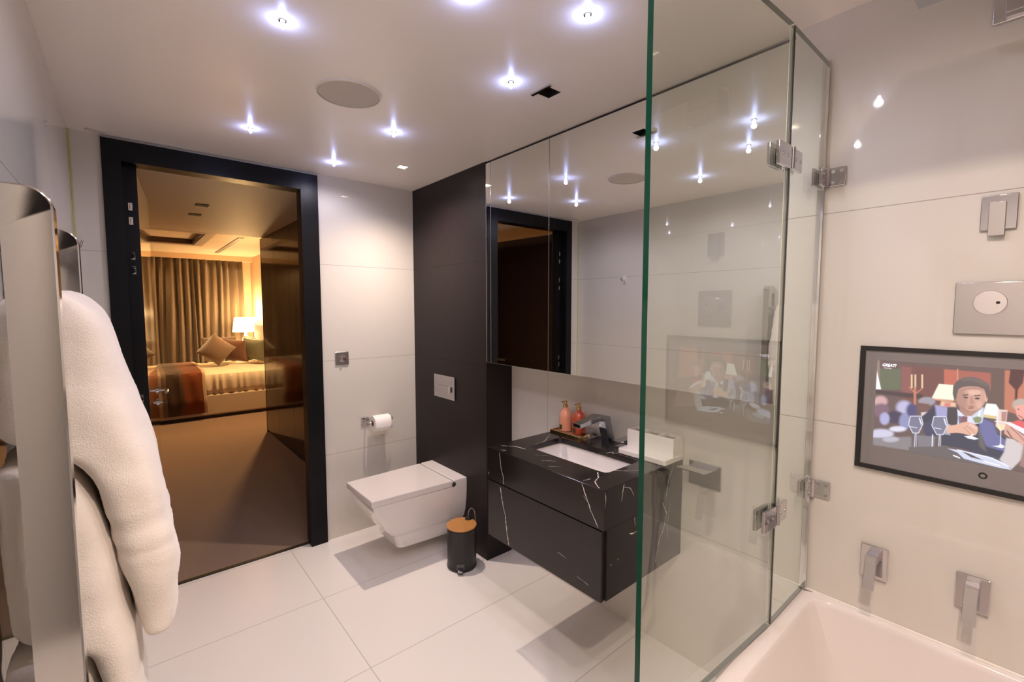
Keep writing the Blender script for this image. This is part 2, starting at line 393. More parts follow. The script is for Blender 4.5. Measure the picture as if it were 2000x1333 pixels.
# ================================================================== VANITY
m_marble = M('black_marble', (0.009, 0.007, 0.0065), rough=0.14, spec=0.45, var=(6, (0.022, 0.017, 0.015)))
m_vein = M('white_vein', (0.75, 0.69, 0.63), rough=0.3)
m_drawer = M('black_marble_honed', (0.011, 0.0075, 0.007), rough=0.22, spec=0.4, var=(7, (0.024, 0.017, 0.015)))
VX, VY0, VY1, VZ = 1.245, 0.976, 1.645, 0.865
van = thing('vanity_unit', 'wall-hung black marble vanity with white veins below the mirror', 'vanity', (1.5, 1.31, 0.45))
def superell(cx, cy, a, bb, n, angs, z):
    o = []
    for t_ in angs:
        c, s = math.cos(t_), math.sin(t_)
        r = (abs(c/a)**n + abs(s/bb)**n)**(-1/n); o.append((cx+r*c, cy+r*s, z))
    return o
def veins(bm, paths, axis, pos, w=0.0016, mi=1, jit=0.004):
    """thin inlaid vein ribbons lying 0.3 mm proud of a flat face; axis = face normal axis"""
    for path in paths:
        ww = path[0]; pts = path[1]
        fine = []
        for (a0, b0), (a1, b1) in zip(pts, pts[1:]):
            n = max(2, int(math.hypot(a1-a0, b1-b0)/0.008))
            for k in range(n): fine.append((a0+(a1-a0)*k/n + random.uniform(-jit, jit)*0.35, b0+(b1-b0)*k/n + random.uniform(-jit, jit)*0.35))
        fine.append(pts[-1])
        L1, L2 = [], []
        for i, (a, b_) in enumerate(fine):
            p0, p1 = fine[max(i-1, 0)], fine[min(i+1, len(fine)-1)]
            l = math.hypot(p1[0]-p0[0], p1[1]-p0[1]) or 1; nx, ny = -(p1[1]-p0[1])/l, (p1[0]-p0[0])/l
            h = ww*random.uniform(0.25, 1.0)/2
            if i in (0, len(fine)-1): h *= 0.2
            for Lx, s in ((L1, 1), (L2, -1)):
                q = (a+nx*h*s, b_+ny*h*s)
                Lx.append({'x': (pos, q[0], q[1]), 'y': (q[0], pos, q[1]), 'z': (q[0], q[1], pos)}[axis])
        A = [bm.verts.new(p) for p in L1]; B = [bm.verts.new(p) for p in L2]
        for i in range(len(A)-1): bm.faces.new((A[i], A[i+1], B[i+1], B[i])).material_index = mi
# counter with opening
BX0, BX1, BY0, BY1 = 1.385, 1.612, 1.078, 1.532
bcx, bcy, ba, bb_ = (BX0+BX1)/2, (BY0+BY1)/2, (BX1-BX0)/2, (BY1-BY0)/2
angs = [2*PI*i/96 for i in range(96)]
for cx_, cy_ in ((VX, VY0), (VX, VY1), (XW, VY0), (XW, VY1)): angs.append(math.atan2(cy_-bcy, cx_-bcx) % (2*PI))
angs = sorted(angs)
def rectray(x0, x1, y0, y1, z):
    o = []
    for t_ in angs:
        c, s = math.cos(t_), math.sin(t_); k = []
        if c > 1e-9: k.append((x1-bcx)/c)
        if c < -1e-9: k.append((x0-bcx)/c)
        if s > 1e-9: k.append((y1-bcy)/s)
        if s < -1e-9: k.append((y0-bcy)/s)
        r = min(k); o.append((bcx+r*c, bcy+r*s, z))
    return o
b = NB()
bridge(b, [rectray(VX, XW, VY0, VY1, 0.718), rectray(VX, XW, VY0, VY1, VZ-0.0015), rectray(VX+.0015, XW, VY0+.0015, VY1-.0015, VZ),
           superell(bcx, bcy, ba, bb_, 16, angs, VZ), superell(bcx, bcy, ba, bb_, 16, angs, VZ-0.026), superell(bcx, bcy, ba+0.03, bb_+0.03, 9, angs, VZ-0.0262), superell(bcx, bcy, ba+0.03, bb_+0.03, 9, angs, 0.718)], cap0=False, cap1=False)
fx = VX-0.0003
# apron veins, x face (coords y, z)
veins(b, [(0.0035, [(1.560, 0.862), (1.552, 0.80), (1.535, 0.76), (1.530, 0.720)]), (0.0045, [(1.080, 0.862), (1.062, 0.83), (1.035, 0.775), (1.000, 0.722)]),
          (0.003, [(1.636, 0.75), (1.642, 0.735)]), (0.002, [(1.07, 0.82), (1.05, 0.80)])], 'x', fx)
veins(b, [(0.004, [(1.252, 1.556), (1.275, 1.548), (1.262, 1.575)]), (0.005, [(1.30, 1.62), (1.345, 1.56), (1.352, 1.50)]), (0.0022, [(1.60, 1.60), (1.50, 1.535), (1.43, 1.53)]),
          (0.005, [(1.585, 1.235), (1.62, 1.225), (1.60, 1.21), (1.64, 1.20)]), (0.0055, [(1.372, 1.108), (1.33, 1.07), (1.29, 1.055), (1.27, 1.03), (1.25, 1.00)]),
          (0.0035, [(1.385, 1.13), (1.47, 1.04), (1.53, 1.00)]), (0.002, [(1.30, 1.35), (1.34, 1.30)]), (0.002, [(1.27, 1.28), (1.31, 1.24)]), (0.0018, [(1.33, 1.42), (1.37, 1.36)]),
          (0.003, [(1.30, 1.08), (1.26, 1.085)]), (0.0025, [(1.70, 1.62), (1.66, 1.64)])], 'z', VZ+0.0003)
veins(b, [(0.004, [(1.36, 0.862), (1.352, 0.83), (1.345, 0.80)]), (0.003, [(1.36, 0.85), (1.40, 0.835), (1.42, 0.80)]), (0.003, [(1.25, 0.86), (1.255, 0.825), (1.25, 0.80)]),
          (0.003, [(1.70, 0.86), (1.66, 0.80), (1.64, 0.72)])], 'y', VY0-0.0003)
obj('marble_countertop', b, [m_marble, m_vein], van)
b = NB(); box(b, VX+0.001, VX+0.019, VY0+0.010, VY1, 0.450, 0.712)
veins(b, [(0.0055, [(1.556, 0.700), (1.535, 0.62), (1.520, 0.58), (1.508, 0.50), (1.495, 0.452)])], 'x', VX+0.0007)
veins(b, [(0.0015, [(1.10, 0.50), (1.04, 0.49)]), (0.0012, [(1.20, 0.55), (1.15, 0.545)])], 'x', VX+0.0007)
dr = obj('drawer_front', b, [m_drawer, m_vein], van)
b = NB(); box(b, VX+0.021, XW, VY0+0.001, VY0+0.02, 0.452, 0.716); box(b, VX+0.021, XW, VY1-0.02, VY1, 0.452, 0.716); box(b, VX+0.03, XW, VY0+0.02, VY1-0.02, 0.452, 0.47); box(b, VX+0.024, VX+0.03, VY0+0.02, VY1-0.02, 0.47, 0.716)
veins(b, [(0.006, [(1.40, 0.66), (1.42, 0.655), (1.45, 0.655)]), (0.003, [(1.43, 0.715), (1.435, 0.68)]), (0.004, [(1.62, 0.72), (1.655, 0.66), (1.63, 0.60), (1.60, 0.56), (1.58, 0.48)]),
          (0.003, [(1.72, 0.80), (1.68, 0.74)]), (0.004, [(1.29, 0.585), (1.292, 0.575)]), (0.003, [(1.33, 0.59), (1.335, 0.58)]), (0.002, [(1.68, 0.70), (1.66, 0.60), (1.67, 0.55)])], 'y', VY0+0.0007)
obj('side_panel', b, [m_marble, m_vein], van)
b = NB()
R = lambda da, z, n=14: superell(bcx, bcy, ba+0.004-da, bb_+0.004-da, n, angs, z)
bridge(b, [R(-0.02, VZ-0.0264), R(-0.002, VZ-0.0266), R(0.002, VZ-0.05), R(0.012, 0.78), R(0.022, 0.762, 7), R(0.045, 0.752, 6), R(0.085, 0.750, 5)], cap0=False, cap1=True)
bmesh.ops.reverse_faces(b, faces=b.faces)
bs = obj('basin', b, m_cer, van, smooth=True, recalc=False)
b = NB(); lathe(b, (bcx, bcy, 0.7505), [(0.022, 0), (0.022, 0.002), (0.012, 0.003)]); obj('drain', b, m_chrome, bs, smooth=True)

# tap set: three separate chrome pieces on the counter
t = thing('basin_faucet', 'angular chrome basin faucet leaning over the sink', 'faucet', (1.70, 1.325, VZ))
b = NB(); w = 0.021
prof = [(1.650, VZ+0.003), (1.616, VZ+0.112), (1.497, VZ+0.137), (1.492, VZ+0.116), (1.600, VZ+0.098)]
prof = [(1.742, VZ), (1.700, VZ+0.134), (1.628, VZ+0.150), (1.490, VZ+0.128), (1.494, VZ+0.110), (1.640, VZ+0.122), (1.658, VZ+0.115), (1.696, VZ)]
prism(b, [(x, 1.325-w, z) for x, z in prof], (0, 2*w, 0)); obj('spout', b, M('dark_chrome', (0.42, 0.43, 0.46), 0.07, 1.0), t, bevel=0.0015)
b = NB(); cyl(b, (1.512, 1.325, VZ+0.113), (1.512, 1.325, VZ+0.105), 0.009); obj('aerator', b, m_chromeb, t, smooth=True)
for y, lb, sgn in ((1.440, 'low square chrome tap handle between the faucet and the soap bottles', 1), (1.232, 'low square chrome tap handle between the faucet and the white organizer', -1)):
    t = thing('tap_handle', lb, 'tap handle', (1.715, y, VZ), group='tap handles beside the basin faucet')
    b = NB(); box(b, 1.685, 1.745, y-.030, y+.030, VZ, VZ+0.008); obj('base_plate', b, m_chrome, t, bevel=0.001)
    b = NB(); box(b, 1.706, 1.728, y-.011, y+.011, VZ+.008, VZ+.030); obj('stem', b, m_chrome, t, bevel=0.001)
    b = NB(); prism(b, [(1.680, y-.022, VZ+.030), (1.748, y-.022, VZ+.030), (1.748, y-.022, VZ+.043), (1.652, y-.022, VZ+.040)], (0, .044, 0)); obj('lever', b, m_chrome, t, bevel=0.001)
# tray and bottles
m_brass = M('polished_brass', (0.72, 0.50, 0.20), rough=0.15, metal=1.0)
t = thing('soap_tray', 'narrow brass-rimmed tray under the two soap bottles', 'tray', (1.70, 1.545, VZ))
b = NB(); box(b, 1.652, 1.756, 1.452, 1.643, VZ+0.0005, VZ+0.005); obj('tray_base', b, M('tray_wood', (0.30, 0.17, 0.09), 0.4), t)
b = NB(); plate_holes(b, [1.648, 1.760], [1.448, 1.647], [(1.652, 1.756, 1.452, 1.643)], VZ, VZ+0.012); obj('rim', b, m_brass, t, bevel=0.001)
for (x, y), col, lb in (((1.708, 1.594), (0.85, 0.36, 0.22), 'pale coral soap bottle with gold pump, the left one on the tray'), ((1.712, 1.506), (0.50, 0.065, 0.018), 'deep red soap bottle with gold pump, the right one on the tray')):
    t = thing('soap_bottle', lb, 'soap bottle', (x, y, VZ+0.005), group='soap bottles on the tray')
    z0 = VZ+0.0055
    b = NB(); lathe(b, (x, y, z0), [(0.026, 0), (0.031, 0.003), (0.0325, 0.02), (0.0325, 0.075), (0.031, 0.088), (0.025, 0.103), (0.016, 0.113), (0.011, 0.118), (0.011, 0.124)], n=40)
    bo = obj('bottle', b, M('coral_bottle' if col[0] > .5 else 'red_bottle', col, rough=0.18, spec=0.6, coat=0.6), t, smooth=True)
    b = NB(); prism(b, [(x-0.0332, y+0.010, z0+0.012), (x-0.0332, y-0.006, z0+0.012), (x-0.0332, y-0.006, z0+0.036), (x-0.0332, y+0.010, z0+0.036)], (0.002, 0, 0)); obj('label', b, M('dark_olive_label', (0.07, 0.06, 0.02), 0.4), bo)
    b = NB(); lathe(b, (x, y, z0+0.124), [(0.0125, 0), (0.0125, 0.013), (0.006, 0.015), (0.006, 0.021), (0.009, 0.022), (0.009, 0.031), (0.004, 0.033)], n=24)
    box(b, x-0.026, x, y-.0035, y+.0035, z0+.149, z0+.155); obj('pump', b, m_brass, t, smooth=True)
# organizer
t = thing('white_organizer', 'white ceramic organizer with three compartments on the right end of the vanity', 'organizer', (1.70, 1.10, VZ))
m_org = M('white_organizer_ceramic', (0.84, 0.80, 0.75), rough=0.25)
b = NB(); prism(b, rrect(1.625, XW-0.002, 0.972, 1.205, 0.012, VZ+0.0008), (0, 0, 0.022)); obj('base_tray', b, m_org, t, bevel=0.002)
b = NB(); plate_holes(b, [1.690, XW-0.003], [0.975, 1.20], [(1.697, XW-0.010, 0.981+k*0.0745, 1.046+k*0.0745) for k in range(3)], VZ+0.0228, VZ+0.098)
bmesh.ops.remove_doubles(b, verts=b.verts, dist=1e-5)
blk = obj('compartment_block', b, m_org, t)
m_inset = M('grey_inset', (0.30, 0.27, 0.24), rough=0.8)
for k in range(3):
    bxo('compartment_inset', 1.6975, XW-0.0105, 0.9815+k*0.0745, 1.0455+k*0.0745, VZ+0.023, VZ+0.086, m_inset, blk)  # plain grey insets make the compartments darker inside
# wall shelf right of the vanity
t = thing('chrome_wall_shelf', 'small flat chrome shelf on a square back plate, on the wall right of the vanity', 'wall shelf', (XW, 0.88, 0.84))
b = NB(); box(b, XW-0.006, XW, 0.812, 0.945, 0.775, 0.872); obj('back_plate', b, m_chromeb, t, bevel=0.001)
b = NB(); prism(b, [(XW-0.006, 0.835, 0.852), (XW-0.075, 0.850, 0.848), (XW-0.075, 0.965, 0.848), (XW-0.006, 0.93, 0.852)], (0, 0, 0.006)); obj('shelf_plate', b, m_chrome, t, bevel=0.0008)

# ================================================================== TOILET
t = thing('wall_hung_toilet', 'square white wall-hung toilet with closed lid on the dark panel', 'toilet', (1.3, 2.52, 0.1))
def tring(x0, h0, h1, z, r=0.03, x1=1.5765, cy=2.515, n=6):
    """quadrilateral ring, half widths h0 at the front and h1 at the wall, rounded front corners"""
    o = []
    for sy in (-1, 1):
        cs = []
        for k in range(n+1):
            a = PI/2*k/n
            cs.append(Vector((x0+r-r*math.sin(a) if sy > 0 else x0+r-r*math.cos(a), 0, z)))
        if sy < 0:
            o.append(Vector((x1, cy-h1, z)))
            for k in range(n+1):
                a = PI/2*k/n; o.append(Vector((x0+r-r*math.sin(a), cy-(h0-r)-r*math.cos(a), z)))
        else:
            for k in range(n+1):
                a = PI/2*k/n; o.append(Vector((x0+r-r*math.cos(a), cy+(h0-r)+r*math.sin(a), z)))
            o.append(Vector((x1, cy+h1, z)))
    return o
b = NB()
bridge(b, [tring(1.165, 0.12, 0.145, 0.092, .035), tring(1.150, 0.135, 0.155, 0.105, .035), tring(1.128, 0.140, 0.165, 0.175, .03), tring(1.118, 0.145, 0.17, 0.188, .03),
           tring(1.098, 0.150, 0.180, 0.200, .03), tring(1.060, 0.160, 0.195, 0.245, .028), tring(1.020, 0.172, 0.206, 0.310, .025), tring(0.992, 0.182, 0.210, 0.370, .022), tring(0.986, 0.184, 0.211, 0.412, .02)])
obj('bowl', b, m_cer, t, smooth=True)
b = NB(); bridge(b, [tring(0.975, 0.187, 0.206, 0.4145, .006, 1.478), tring(0.972, 0.189, 0.208, 0.417, .006, 1.480), tring(0.972, 0.189, 0.208, 0.444, .006, 1.480), tring(0.976, 0.186, 0.205, 0.449, .006, 1.476)]); obj('lid', b, m_acr, t, smooth=True)
b = NB(); bridge(b, [tring(1.488, 0.209, 0.211, 0.410, .004), tring(1.488, 0.209, 0.211, 0.446, .004), tring(1.492, 0.206, 0.208, 0.450, .004)]); obj('rear_block', b, m_cer, t, smooth=True)
for s in (-1, 1):
    b = NB(); cyl(b, (1.484, 2.515+s*0.211, 0.426), (1.484, 2.515+s*0.13, 0.426), 0.014); obj('lid_hinge', b, m_chrome, t, smooth=True)
# flush plate
t = thing('flush_plate', 'square silver flush plate on the dark panel above the toilet', 'flush plate', (1.577, 2.54, 0.99))
b = NB(); box(b, 1.567, 1.577, 2.420, 2.668, 0.912, 1.063); obj('plate', b, m_chromeb, t, bevel=0.002)
b = NB(); box(b, 1.560, 1.5675, 2.455, 2.632, 0.962, 0.995); obj('flush_button', b, m_chromeb, t, bevel=0.002)
b = NB(); box(b, 1.557, 1.5675, 2.455, 2.478, 0.957, 0.998); obj('flush_button', b, m_chrome, t, bevel=0.002)
# switch / thumb plate on door wall
t = thing('wall_switch', 'small square chrome control plate on the wall right of the door', 'switch', (1.05, YA, 1.18))
b = NB(); box(b, 1.012, 1.096, YA-0.008, YA, 1.136, 1.220); obj('plate', b, m_chromeb, t, bevel=0.002)
b = NB(); cyl(b, (1.054, YA-0.008, 1.178), (1.054, YA-0.012, 1.178), 0.024); obj('dial', b, m_chrome, t, smooth=True)
b = NB(); box(b, 1.048, 1.060, YA-0.024, YA-0.012, 1.160, 1.196); obj('turn_knob', b, m_chrome, t, bevel=0.002)
# toilet paper
t = thing('paper_holder', 'chrome toilet paper holder on the wall beside the toilet', 'paper holder', (1.195, YA, 0.74))
b = NB(); box(b, 1.170, 1.226, YA-0.008, YA, 0.712, 0.768); obj('back_plate', b, m_chrome, t, bevel=0.002)
b = NB(); tube(b, spline([(1.198, YA-0.008, 0.745), (1.198, YA-0.05, 0.745), (1.200, 2.872, 0.745), (1.212, 2.868, 0.745), (1.30, 2.868, 0.745), (1.348, 2.868, 0.745), (1.352, 2.868, 0.765)], 5), 0.006); obj('arm', b, m_chrome, t, smooth=True)
t = thing('toilet_roll', 'white toilet paper roll on the chrome holder', 'toilet roll', (1.27, 2.868, 0.70))
m_paper = M('paper', (0.88, 0.84, 0.82), rough=0.9, spec=0.1, bump=(300, 0.3, 0.001))
b = NB()
def ringx(x, r, n=40, c=(2.868, 0.738)): return [(x, c[0]+r*math.cos(2*PI*i/n), c[1]+r*math.sin(2*PI*i/n)) for i in range(n)]
bridge(b, [ringx(1.216, 0.020), ringx(1.216, 0.050), ringx(1.218, 0.0515), ringx(1.328, 0.0515), ringx(1.330, 0.050), ringx(1.330, 0.020), ringx(1.216, 0.020)], cap0=False, cap1=False); ro_ = obj('roll', b, m_paper, t, smooth=True)
b = NB(); bridge(b, [ringx(1.2155, 0.019), ringx(1.2155, 0.0202), ringx(1.3305, 0.0202), ringx(1.3305, 0.019), ringx(1.2155, 0.019)], cap0=False, cap1=False); obj('cardboard_core', b, M('cardboard', (0.42, 0.32, 0.24), 0.9), ro_, smooth=True)
b = NB(); q = [(1.216+0.114*k/8, 2.868-0.052*math.cos(a), 0.738+0.052*math.sin(a)) for k in (0, 8) for a in ()]
A_ = [(2.868-0.0525*math.cos(a), 0.738+0.0525*math.sin(a)) for a in (0.9, 0.6, 0.3, 0.0)] + [(2.8150, 0.722), (2.8158, 0.706)]
rows = []
for k in range(9):
    x = 1.216+0.114*k/8; drop = 0.012*math.sin(PI*k/8)
    rows.append([(x, y_, z_ - (drop if i == 5 else 0)) for i, (y_, z_) in enumerate(A_)])
bridge(b, rows, cap0=False, cap1=False, close=False); sh = obj('loose_sheet', b, m_paper, ro_, smooth=True); sh.modifiers.new('s', 'SOLIDIFY').thickness = 0.0006

# ================================================================== PEDAL BIN
bx_, by_ = 1.437, 2.155
t = thing('pedal_bin', 'small black pedal bin with round bamboo lid beside the toilet', 'bin', (bx_, by_, 0))
b = NB(); lathe(b, (bx_, by_, 0), [(0.084, 0), (0.086, 0.004), (0.086, 0.016), (0.084, 0.018), (0.084, 0.232), (0.080, 0.236)], n=64); obj('body', b, m_black, t, smooth=True)
m_bamboo = tiled('bamboo', (0.62, 0.30, 0.085), (0.45, 0.20, 0.05), [(0, 0.0, 0.022)], rough=0.35, width=0.0008, grain=((160, 14, 10), (0.40, 0.17, 0.045)))
b = NB(); lathe(b, (bx_, by_, 0.238), [(0.084, 0), (0.0865, 0.002), (0.0865, 0.009), (0.084, 0.011)], n=64); obj('lid', b, m_bamboo, t, smooth=True)
dv = Vector((0.62, -0.785, 0)).normalized()         # hinge side
hc = Vector((bx_, by_, 0)) + Vector((0.68, -0.05, 0)).normalized()*0.074
dirh = Vector((0.90, -0.43, 0)).normalized()
hc = Vector((bx_+0.066, by_+0.026, 0))
b = NB(); lathe(b, (hc.x, hc.y, 0.248), [(0.021, 0), (0.021, 0.003), (0.017, 0.010), (0.006, 0.013)], n=24); obj('lid_hinge', b, m_black, t, smooth=True)
b = NB()
side = Vector((0.76, -0.65, 0))
tube(b, spline([hc + Vector((0,0,0.255)), hc + side*0.002 + Vector((0,0,0.292)), hc + side*0.018 + Vector((0,0,0.314)), hc + side*0.036 + Vector((0,0,0.296)), hc + side*0.042 + Vector((0,0,0.225))], 8), 0.0020); obj('wire_handle', b, m_chrome, t, smooth=True)
pd = Vector((-0.62, -0.78, 0)).normalized(); pc = Vector((bx_, by_, 0)) + pd*0.083; pn = Vector((-pd.y, pd.x, 0))
b = NB()
prism(b, [pc + pn*0.016 + Vector((0,0,0.028)), pc - pn*0.016 + Vector((0,0,0.028)), pc + pd*0.034 - pn*0.016 + Vector((0,0,0.012)), pc + pd*0.034 + pn*0.016 + Vector((0,0,0.012))], (0, 0, 0.006)); obj('pedal', b, m_black, t, bevel=0.002)
b = NB()
prism(b, [pc - pd*0.003 + pn*0.022 + Vector((0,0,0.018)), pc - pd*0.003 - pn*0.022 + Vector((0,0,0.018)), pc - pd*0.003 - pn*0.022 + Vector((0,0,0.05)), pc - pd*0.003 + pn*0.022 + Vector((0,0,0.05))], pd*0.006); obj('pedal_slot', b, M('grey_plastic', (0.10, 0.10, 0.10), 0.4), t, bevel=0.001)

# ================================================================== TOWEL RADIATOR
t = thing('towel_radiator', 'polished chrome towel radiator with tall rounded hoops on the left wall', 'towel radiator', (-0.12, 1.0, 0.12))
def hoop(bm, y0, y1, x0, x1, z0, z1, w, r=0.026):
    def rr(X0, X1, Z0, Z1, rad, y): return [Vector((p.x, y, p.y)) for p in rrect(X0, X1, Z0, Z1, rad, n=8)]
    o = lambda y, e=0: rr(x0+e, x1-e, z0+e, z1-e, r, y); i = lambda y, e=0: rr(x0+0.008-e, x1-w+e, z0+w-e, z1-w+e, 0.008, y)
    e = 0.002
    bridge(bm, [i(y0+e), i(y0, e*-1), o(y0, e), o(y0+e), o(y1-e), o(y1, e), i(y1, -e), i(y1-e), i(y0+e)], cap0=False, cap1=False)
for y0 in (0.800, 1.205):
    b = NB(); hoop(b, y0, y0+0.036, -0.163, -0.062, 0.12, 1.648, 0.044); obj('hoop', b, m_steel, t, smooth=True)
for z in (0.25, 0.45, 0.62, 0.98, 1.27, 1.50):
    b = NB(); cyl(b, (-0.100, 0.836, z), (-0.100, 1.205, z), 0.010); obj('rail', b, m_steel, t, smooth=True)

m_towel = M('white_terry', (0.78, 0.72, 0.65), rough=1.0, spec=0.05, sheen=0.5, bump=(500, 0.6, 0.002))
tt = bpy.data.textures.new('terry_noise', 'CLOUDS'); tt.noise_scale = 0.006; tt.noise_depth = 2
tt2 = bpy.data.textures.new('drape_noise', 'CLOUDS'); tt2.noise_scale = 0.09; tt2.noise_depth = 1
def towel(name, rows, y0, y1, label, band=None):
    """rows = (z, back x, front x) from top to bottom"""
    b = NB(); rings = []
    P = []
    for k in range(len(rows)-1):
        n = max(1, int(abs(rows[k][0]-rows[k+1][0])/0.007))
        for j in range(n):
            u = j/n; P.append([rows[k][i]*(1-u)+rows[k+1][i]*u for i in range(3)])
    P.append(list(rows[-1]))
    for _ in range(6):                                    # ease the kinks of the outline
        P = [P[0]] + [[P[i][0], (P[i-1][1]+2*P[i][1]+P[i+1][1])/4, (P[i-1][2]+2*P[i][2]+P[i+1][2])/4] for i in range(1, len(P)-1)] + [P[-1]]
    N = 56
    for i, (z, xa, xb) in enumerate(P):
        w = xb-xa; r = min(0.022, w*0.45); v = i/(len(P)-1)
        yy0 = y0 + 0.012*math.sin(v*5.0+1); yy1 = y1 + 0.010*math.sin(v*4.0)
        pr = 0.0018 if band and any(a < z < c for a, c in band) else 0
        o = []
        for k in range(N):
            a = 2*PI*k/N; c, s = math.cos(a), math.sin(a)
            ax, ay = w/2-pr, (yy1-yy0)/2-pr
            n_ = 5 if ay > ax else 4
            rr = (abs(c/ax)**n_+abs(s/ay)**n_)**(-1/n_)
            o.append(Vector(((xa+xb)/2+rr*c, (yy0+yy1)/2+rr*s, z)))
        rings.append(o)
    c0 = [Vector(((p.x-(P[0][1]+P[0][2])/2)*0.45+(P[0][1]+P[0][2])/2, (p.y-(y0+y1)/2)*0.9+(y0+y1)/2, P[0][0]+0.010)) for p in rings[0]]
    c1 = [Vector(((p.x-(P[-1][1]+P[-1][2])/2)*0.85+(P[-1][1]+P[-1][2])/2, (p.y-(y0+y1)/2)*0.96+(y0+y1)/2, P[-1][0]-0.006)) for p in rings[-1]]
    bridge(b, [c0]+rings+[c1])
    o = obj(name, b, m_towel, smooth=False)
    for p in o.data.polygons: p.use_smooth = True
    s = o.modifiers.new('sub', 'SUBSURF'); s.levels = s.render_levels = 1
    d2 = o.modifiers.new('drape', 'DISPLACE'); d2.texture = tt2; d2.strength = 0.014; d2.mid_level = 0.5
    d = o.modifiers.new('terry', 'DISPLACE'); d.texture = tt; d.strength = 0.0016; d.mid_level = 0.5
    return tag(o, label, 'towel', 'white towels on the chrome radiator')
towel('bath_towel', [(1.520, -0.122, -0.052), (1.505, -0.150, -0.034), (1.472, -0.150, -0.020), (1.394, -0.150, -0.003), (1.311, -0.148, 0.018), (1.275, -0.075, 0.027), (1.225, -0.048, 0.036),
      (1.13, -0.030, 0.047), (1.105, -0.027, 0.050), (1.03, -0.014, 0.047), (1.0, -0.010, 0.045), (0.982, -0.006, 0.041)], 0.895, 1.16,
      'white terry towel on the top rail of the chrome radiator, topmost and widest', band=[(1.115, 1.135), (1.155, 1.175)])
towel('bath_towel', [(1.275, -0.148, -0.080), (1.25, -0.150, -0.062), (1.20, -0.150, -0.043), (1.121, -0.150, -0.029), (1.035, -0.148, -0.015), (1.0, -0.068, -0.010), (0.95, -0.058, -0.006), (0.88, -0.052, -0.002), (0.80, -0.046, 0.0), (0.76, -0.038, 0.0)], 0.875, 1.14,
      'white terry towel below the topmost one, middle of three on the radiator')
towel('bath_towel', [(1.005, -0.148, -0.075), (0.97, -0.150, -0.060), (0.91, -0.150, -0.050), (0.82, -0.150, -0.045), (0.70, -0.148, -0.040), (0.58, -0.14, -0.036)], 0.862, 1.12,
      'white terry towel at the bottom edge of the picture, lowest of three on the radiator')
# robe hook on the left wall
t = thing('robe_hook', 'small chrome robe hook on the left wall, seen in the mirror', 'robe hook', (-0.164, 2.414, 1.75))
b = NB(); box(b, -0.164, -0.158, 2.398, 2.43, 1.72, 1.78); obj('plate', b, m_white, t, bevel=0.002)
b = NB(); tube(b, spline([(-0.158, 2.414, 1.745), (-0.125, 2.414, 1.735), (-0.115, 2.414, 1.76)], 6), 0.006); obj('hook', b, m_chrome, t, smooth=True)

# ================================================================== BATH
RIM = 0.640
t = thing('bathtub', 'white bath with wide sloping ends below the television', 'bath', (1.16, -0.4, 0))
TX0, TX1, TY0, TY1 = 0.77, XF-0.0005, -1.35, 0.462
def se(x0, x1, y0, y1, z, n, N=120):
    cx, cy, a, bb = (x0+x1)/2, (y0+y1)/2, (x1-x0)/2, (y1-y0)/2; o = []
    for i in range(N):
        q = 2*PI*(i+.5)/N; px_, py_ = math.cos(q), math.sin(q)
        # even spacing round the rectangle
        m = max(abs(px_), abs(py_)); px_, py_ = px_/m*a, py_/m*bb
        r = ((abs(px_)/a)**n + (abs(py_)/bb)**n)**(-1/n)
        o.append((cx+px_*r, cy+py_*r, z))
    return o
b = NB()
bridge(b, [se(TX0+.02, TX1, TY0, TY1-.02, 0.002, 60), se(TX0, TX1, TY0, TY1, RIM-0.05, 60), se(TX0, TX1, TY0, TY1, RIM-0.004, 60), se(TX0+.004, TX1, TY0+.004, TY1-.004, RIM, 60),
   se(TX0+.045, TX1-.016, TY0+.04, TY1-.040, RIM, 34), se(TX0+.049, TX1-.020, TY0+.045, TY1-.045, RIM-0.003, 32), se(TX0+.053, TX1-.024, TY0+.05, TY1-.050, RIM-0.015, 28),
   se(TX0+.080, TX1-.050, TY0+.16, TY1-.13, RIM-0.25, 14), se(TX0+.11, TX1-.08, TY0+.22, TY1-.21, RIM-0.38, 6), se(TX0+.15, TX1-.12, TY0+.28, TY1-.28, RIM-0.43, 5), se(TX0+.30, TX1-.30, TY0+.6, TY1-.6, RIM-0.435, 3)], cap0=True, cap1=True)
obj('tub_shell', b, m_acr, t, smooth=True)
b = NB(); box(b, XF-0.006, XF-0.0002, TY0, TY1-0.005, RIM-0.002, RIM+0.006); obj('sealant_line', b, m_white, t, bevel=0.002)

# ================================================================== GLASS SCREEN
sc = thing('bath_screen', 'hinged two-panel clear glass bath screen standing on the bath end', 'glass screen', (XF, 0.453, RIM))
PX = 1.287; GT = 0.010
b = NB(); box(b, PX+0.004, XF-0.006, 0.448, 0.448+GT, RIM+0.008, 2.196)
for f in b.faces: f.normal_update()
b.faces.ensure_lookup_table()
for f in b.faces: f.material_index = 0 if abs(f.normal.z) < 0.5 else 1
obj('fixed_pane', b, [m_glass, m_edged], sc)
DL = 0.568; ang = math.radians(2.6)
def door_pt(s, n, z):          # s along the door from the hinge, n across
    d = Vector((-math.cos(ang), math.sin(ang), 0)); nn = Vector((math.sin(ang), math.cos(ang), 0))
    return Vector((PX, 0.453, z)) + d*s + nn*n
def dbox(bm, s0, s1, n0, n1, z0, z1):
    v = [bm.verts.new(door_pt(s, n, z)) for z in (z0, z1) for s, n in ((s0,n0),(s1,n0),(s1,n1),(s0,n1))]
    for f in ((0,1,2,3),(4,7,6,5),(0,4,5,1),(1,5,6,2),(2,6,7,3),(3,7,4,0)): bm.faces.new([v[i] for i in f])
b = NB(); dbox(b, 0.004, DL, -0.006, 0.006, RIM+0.010, 2.196)
bmesh.ops.recalc_face_normals(b, faces=b.faces)
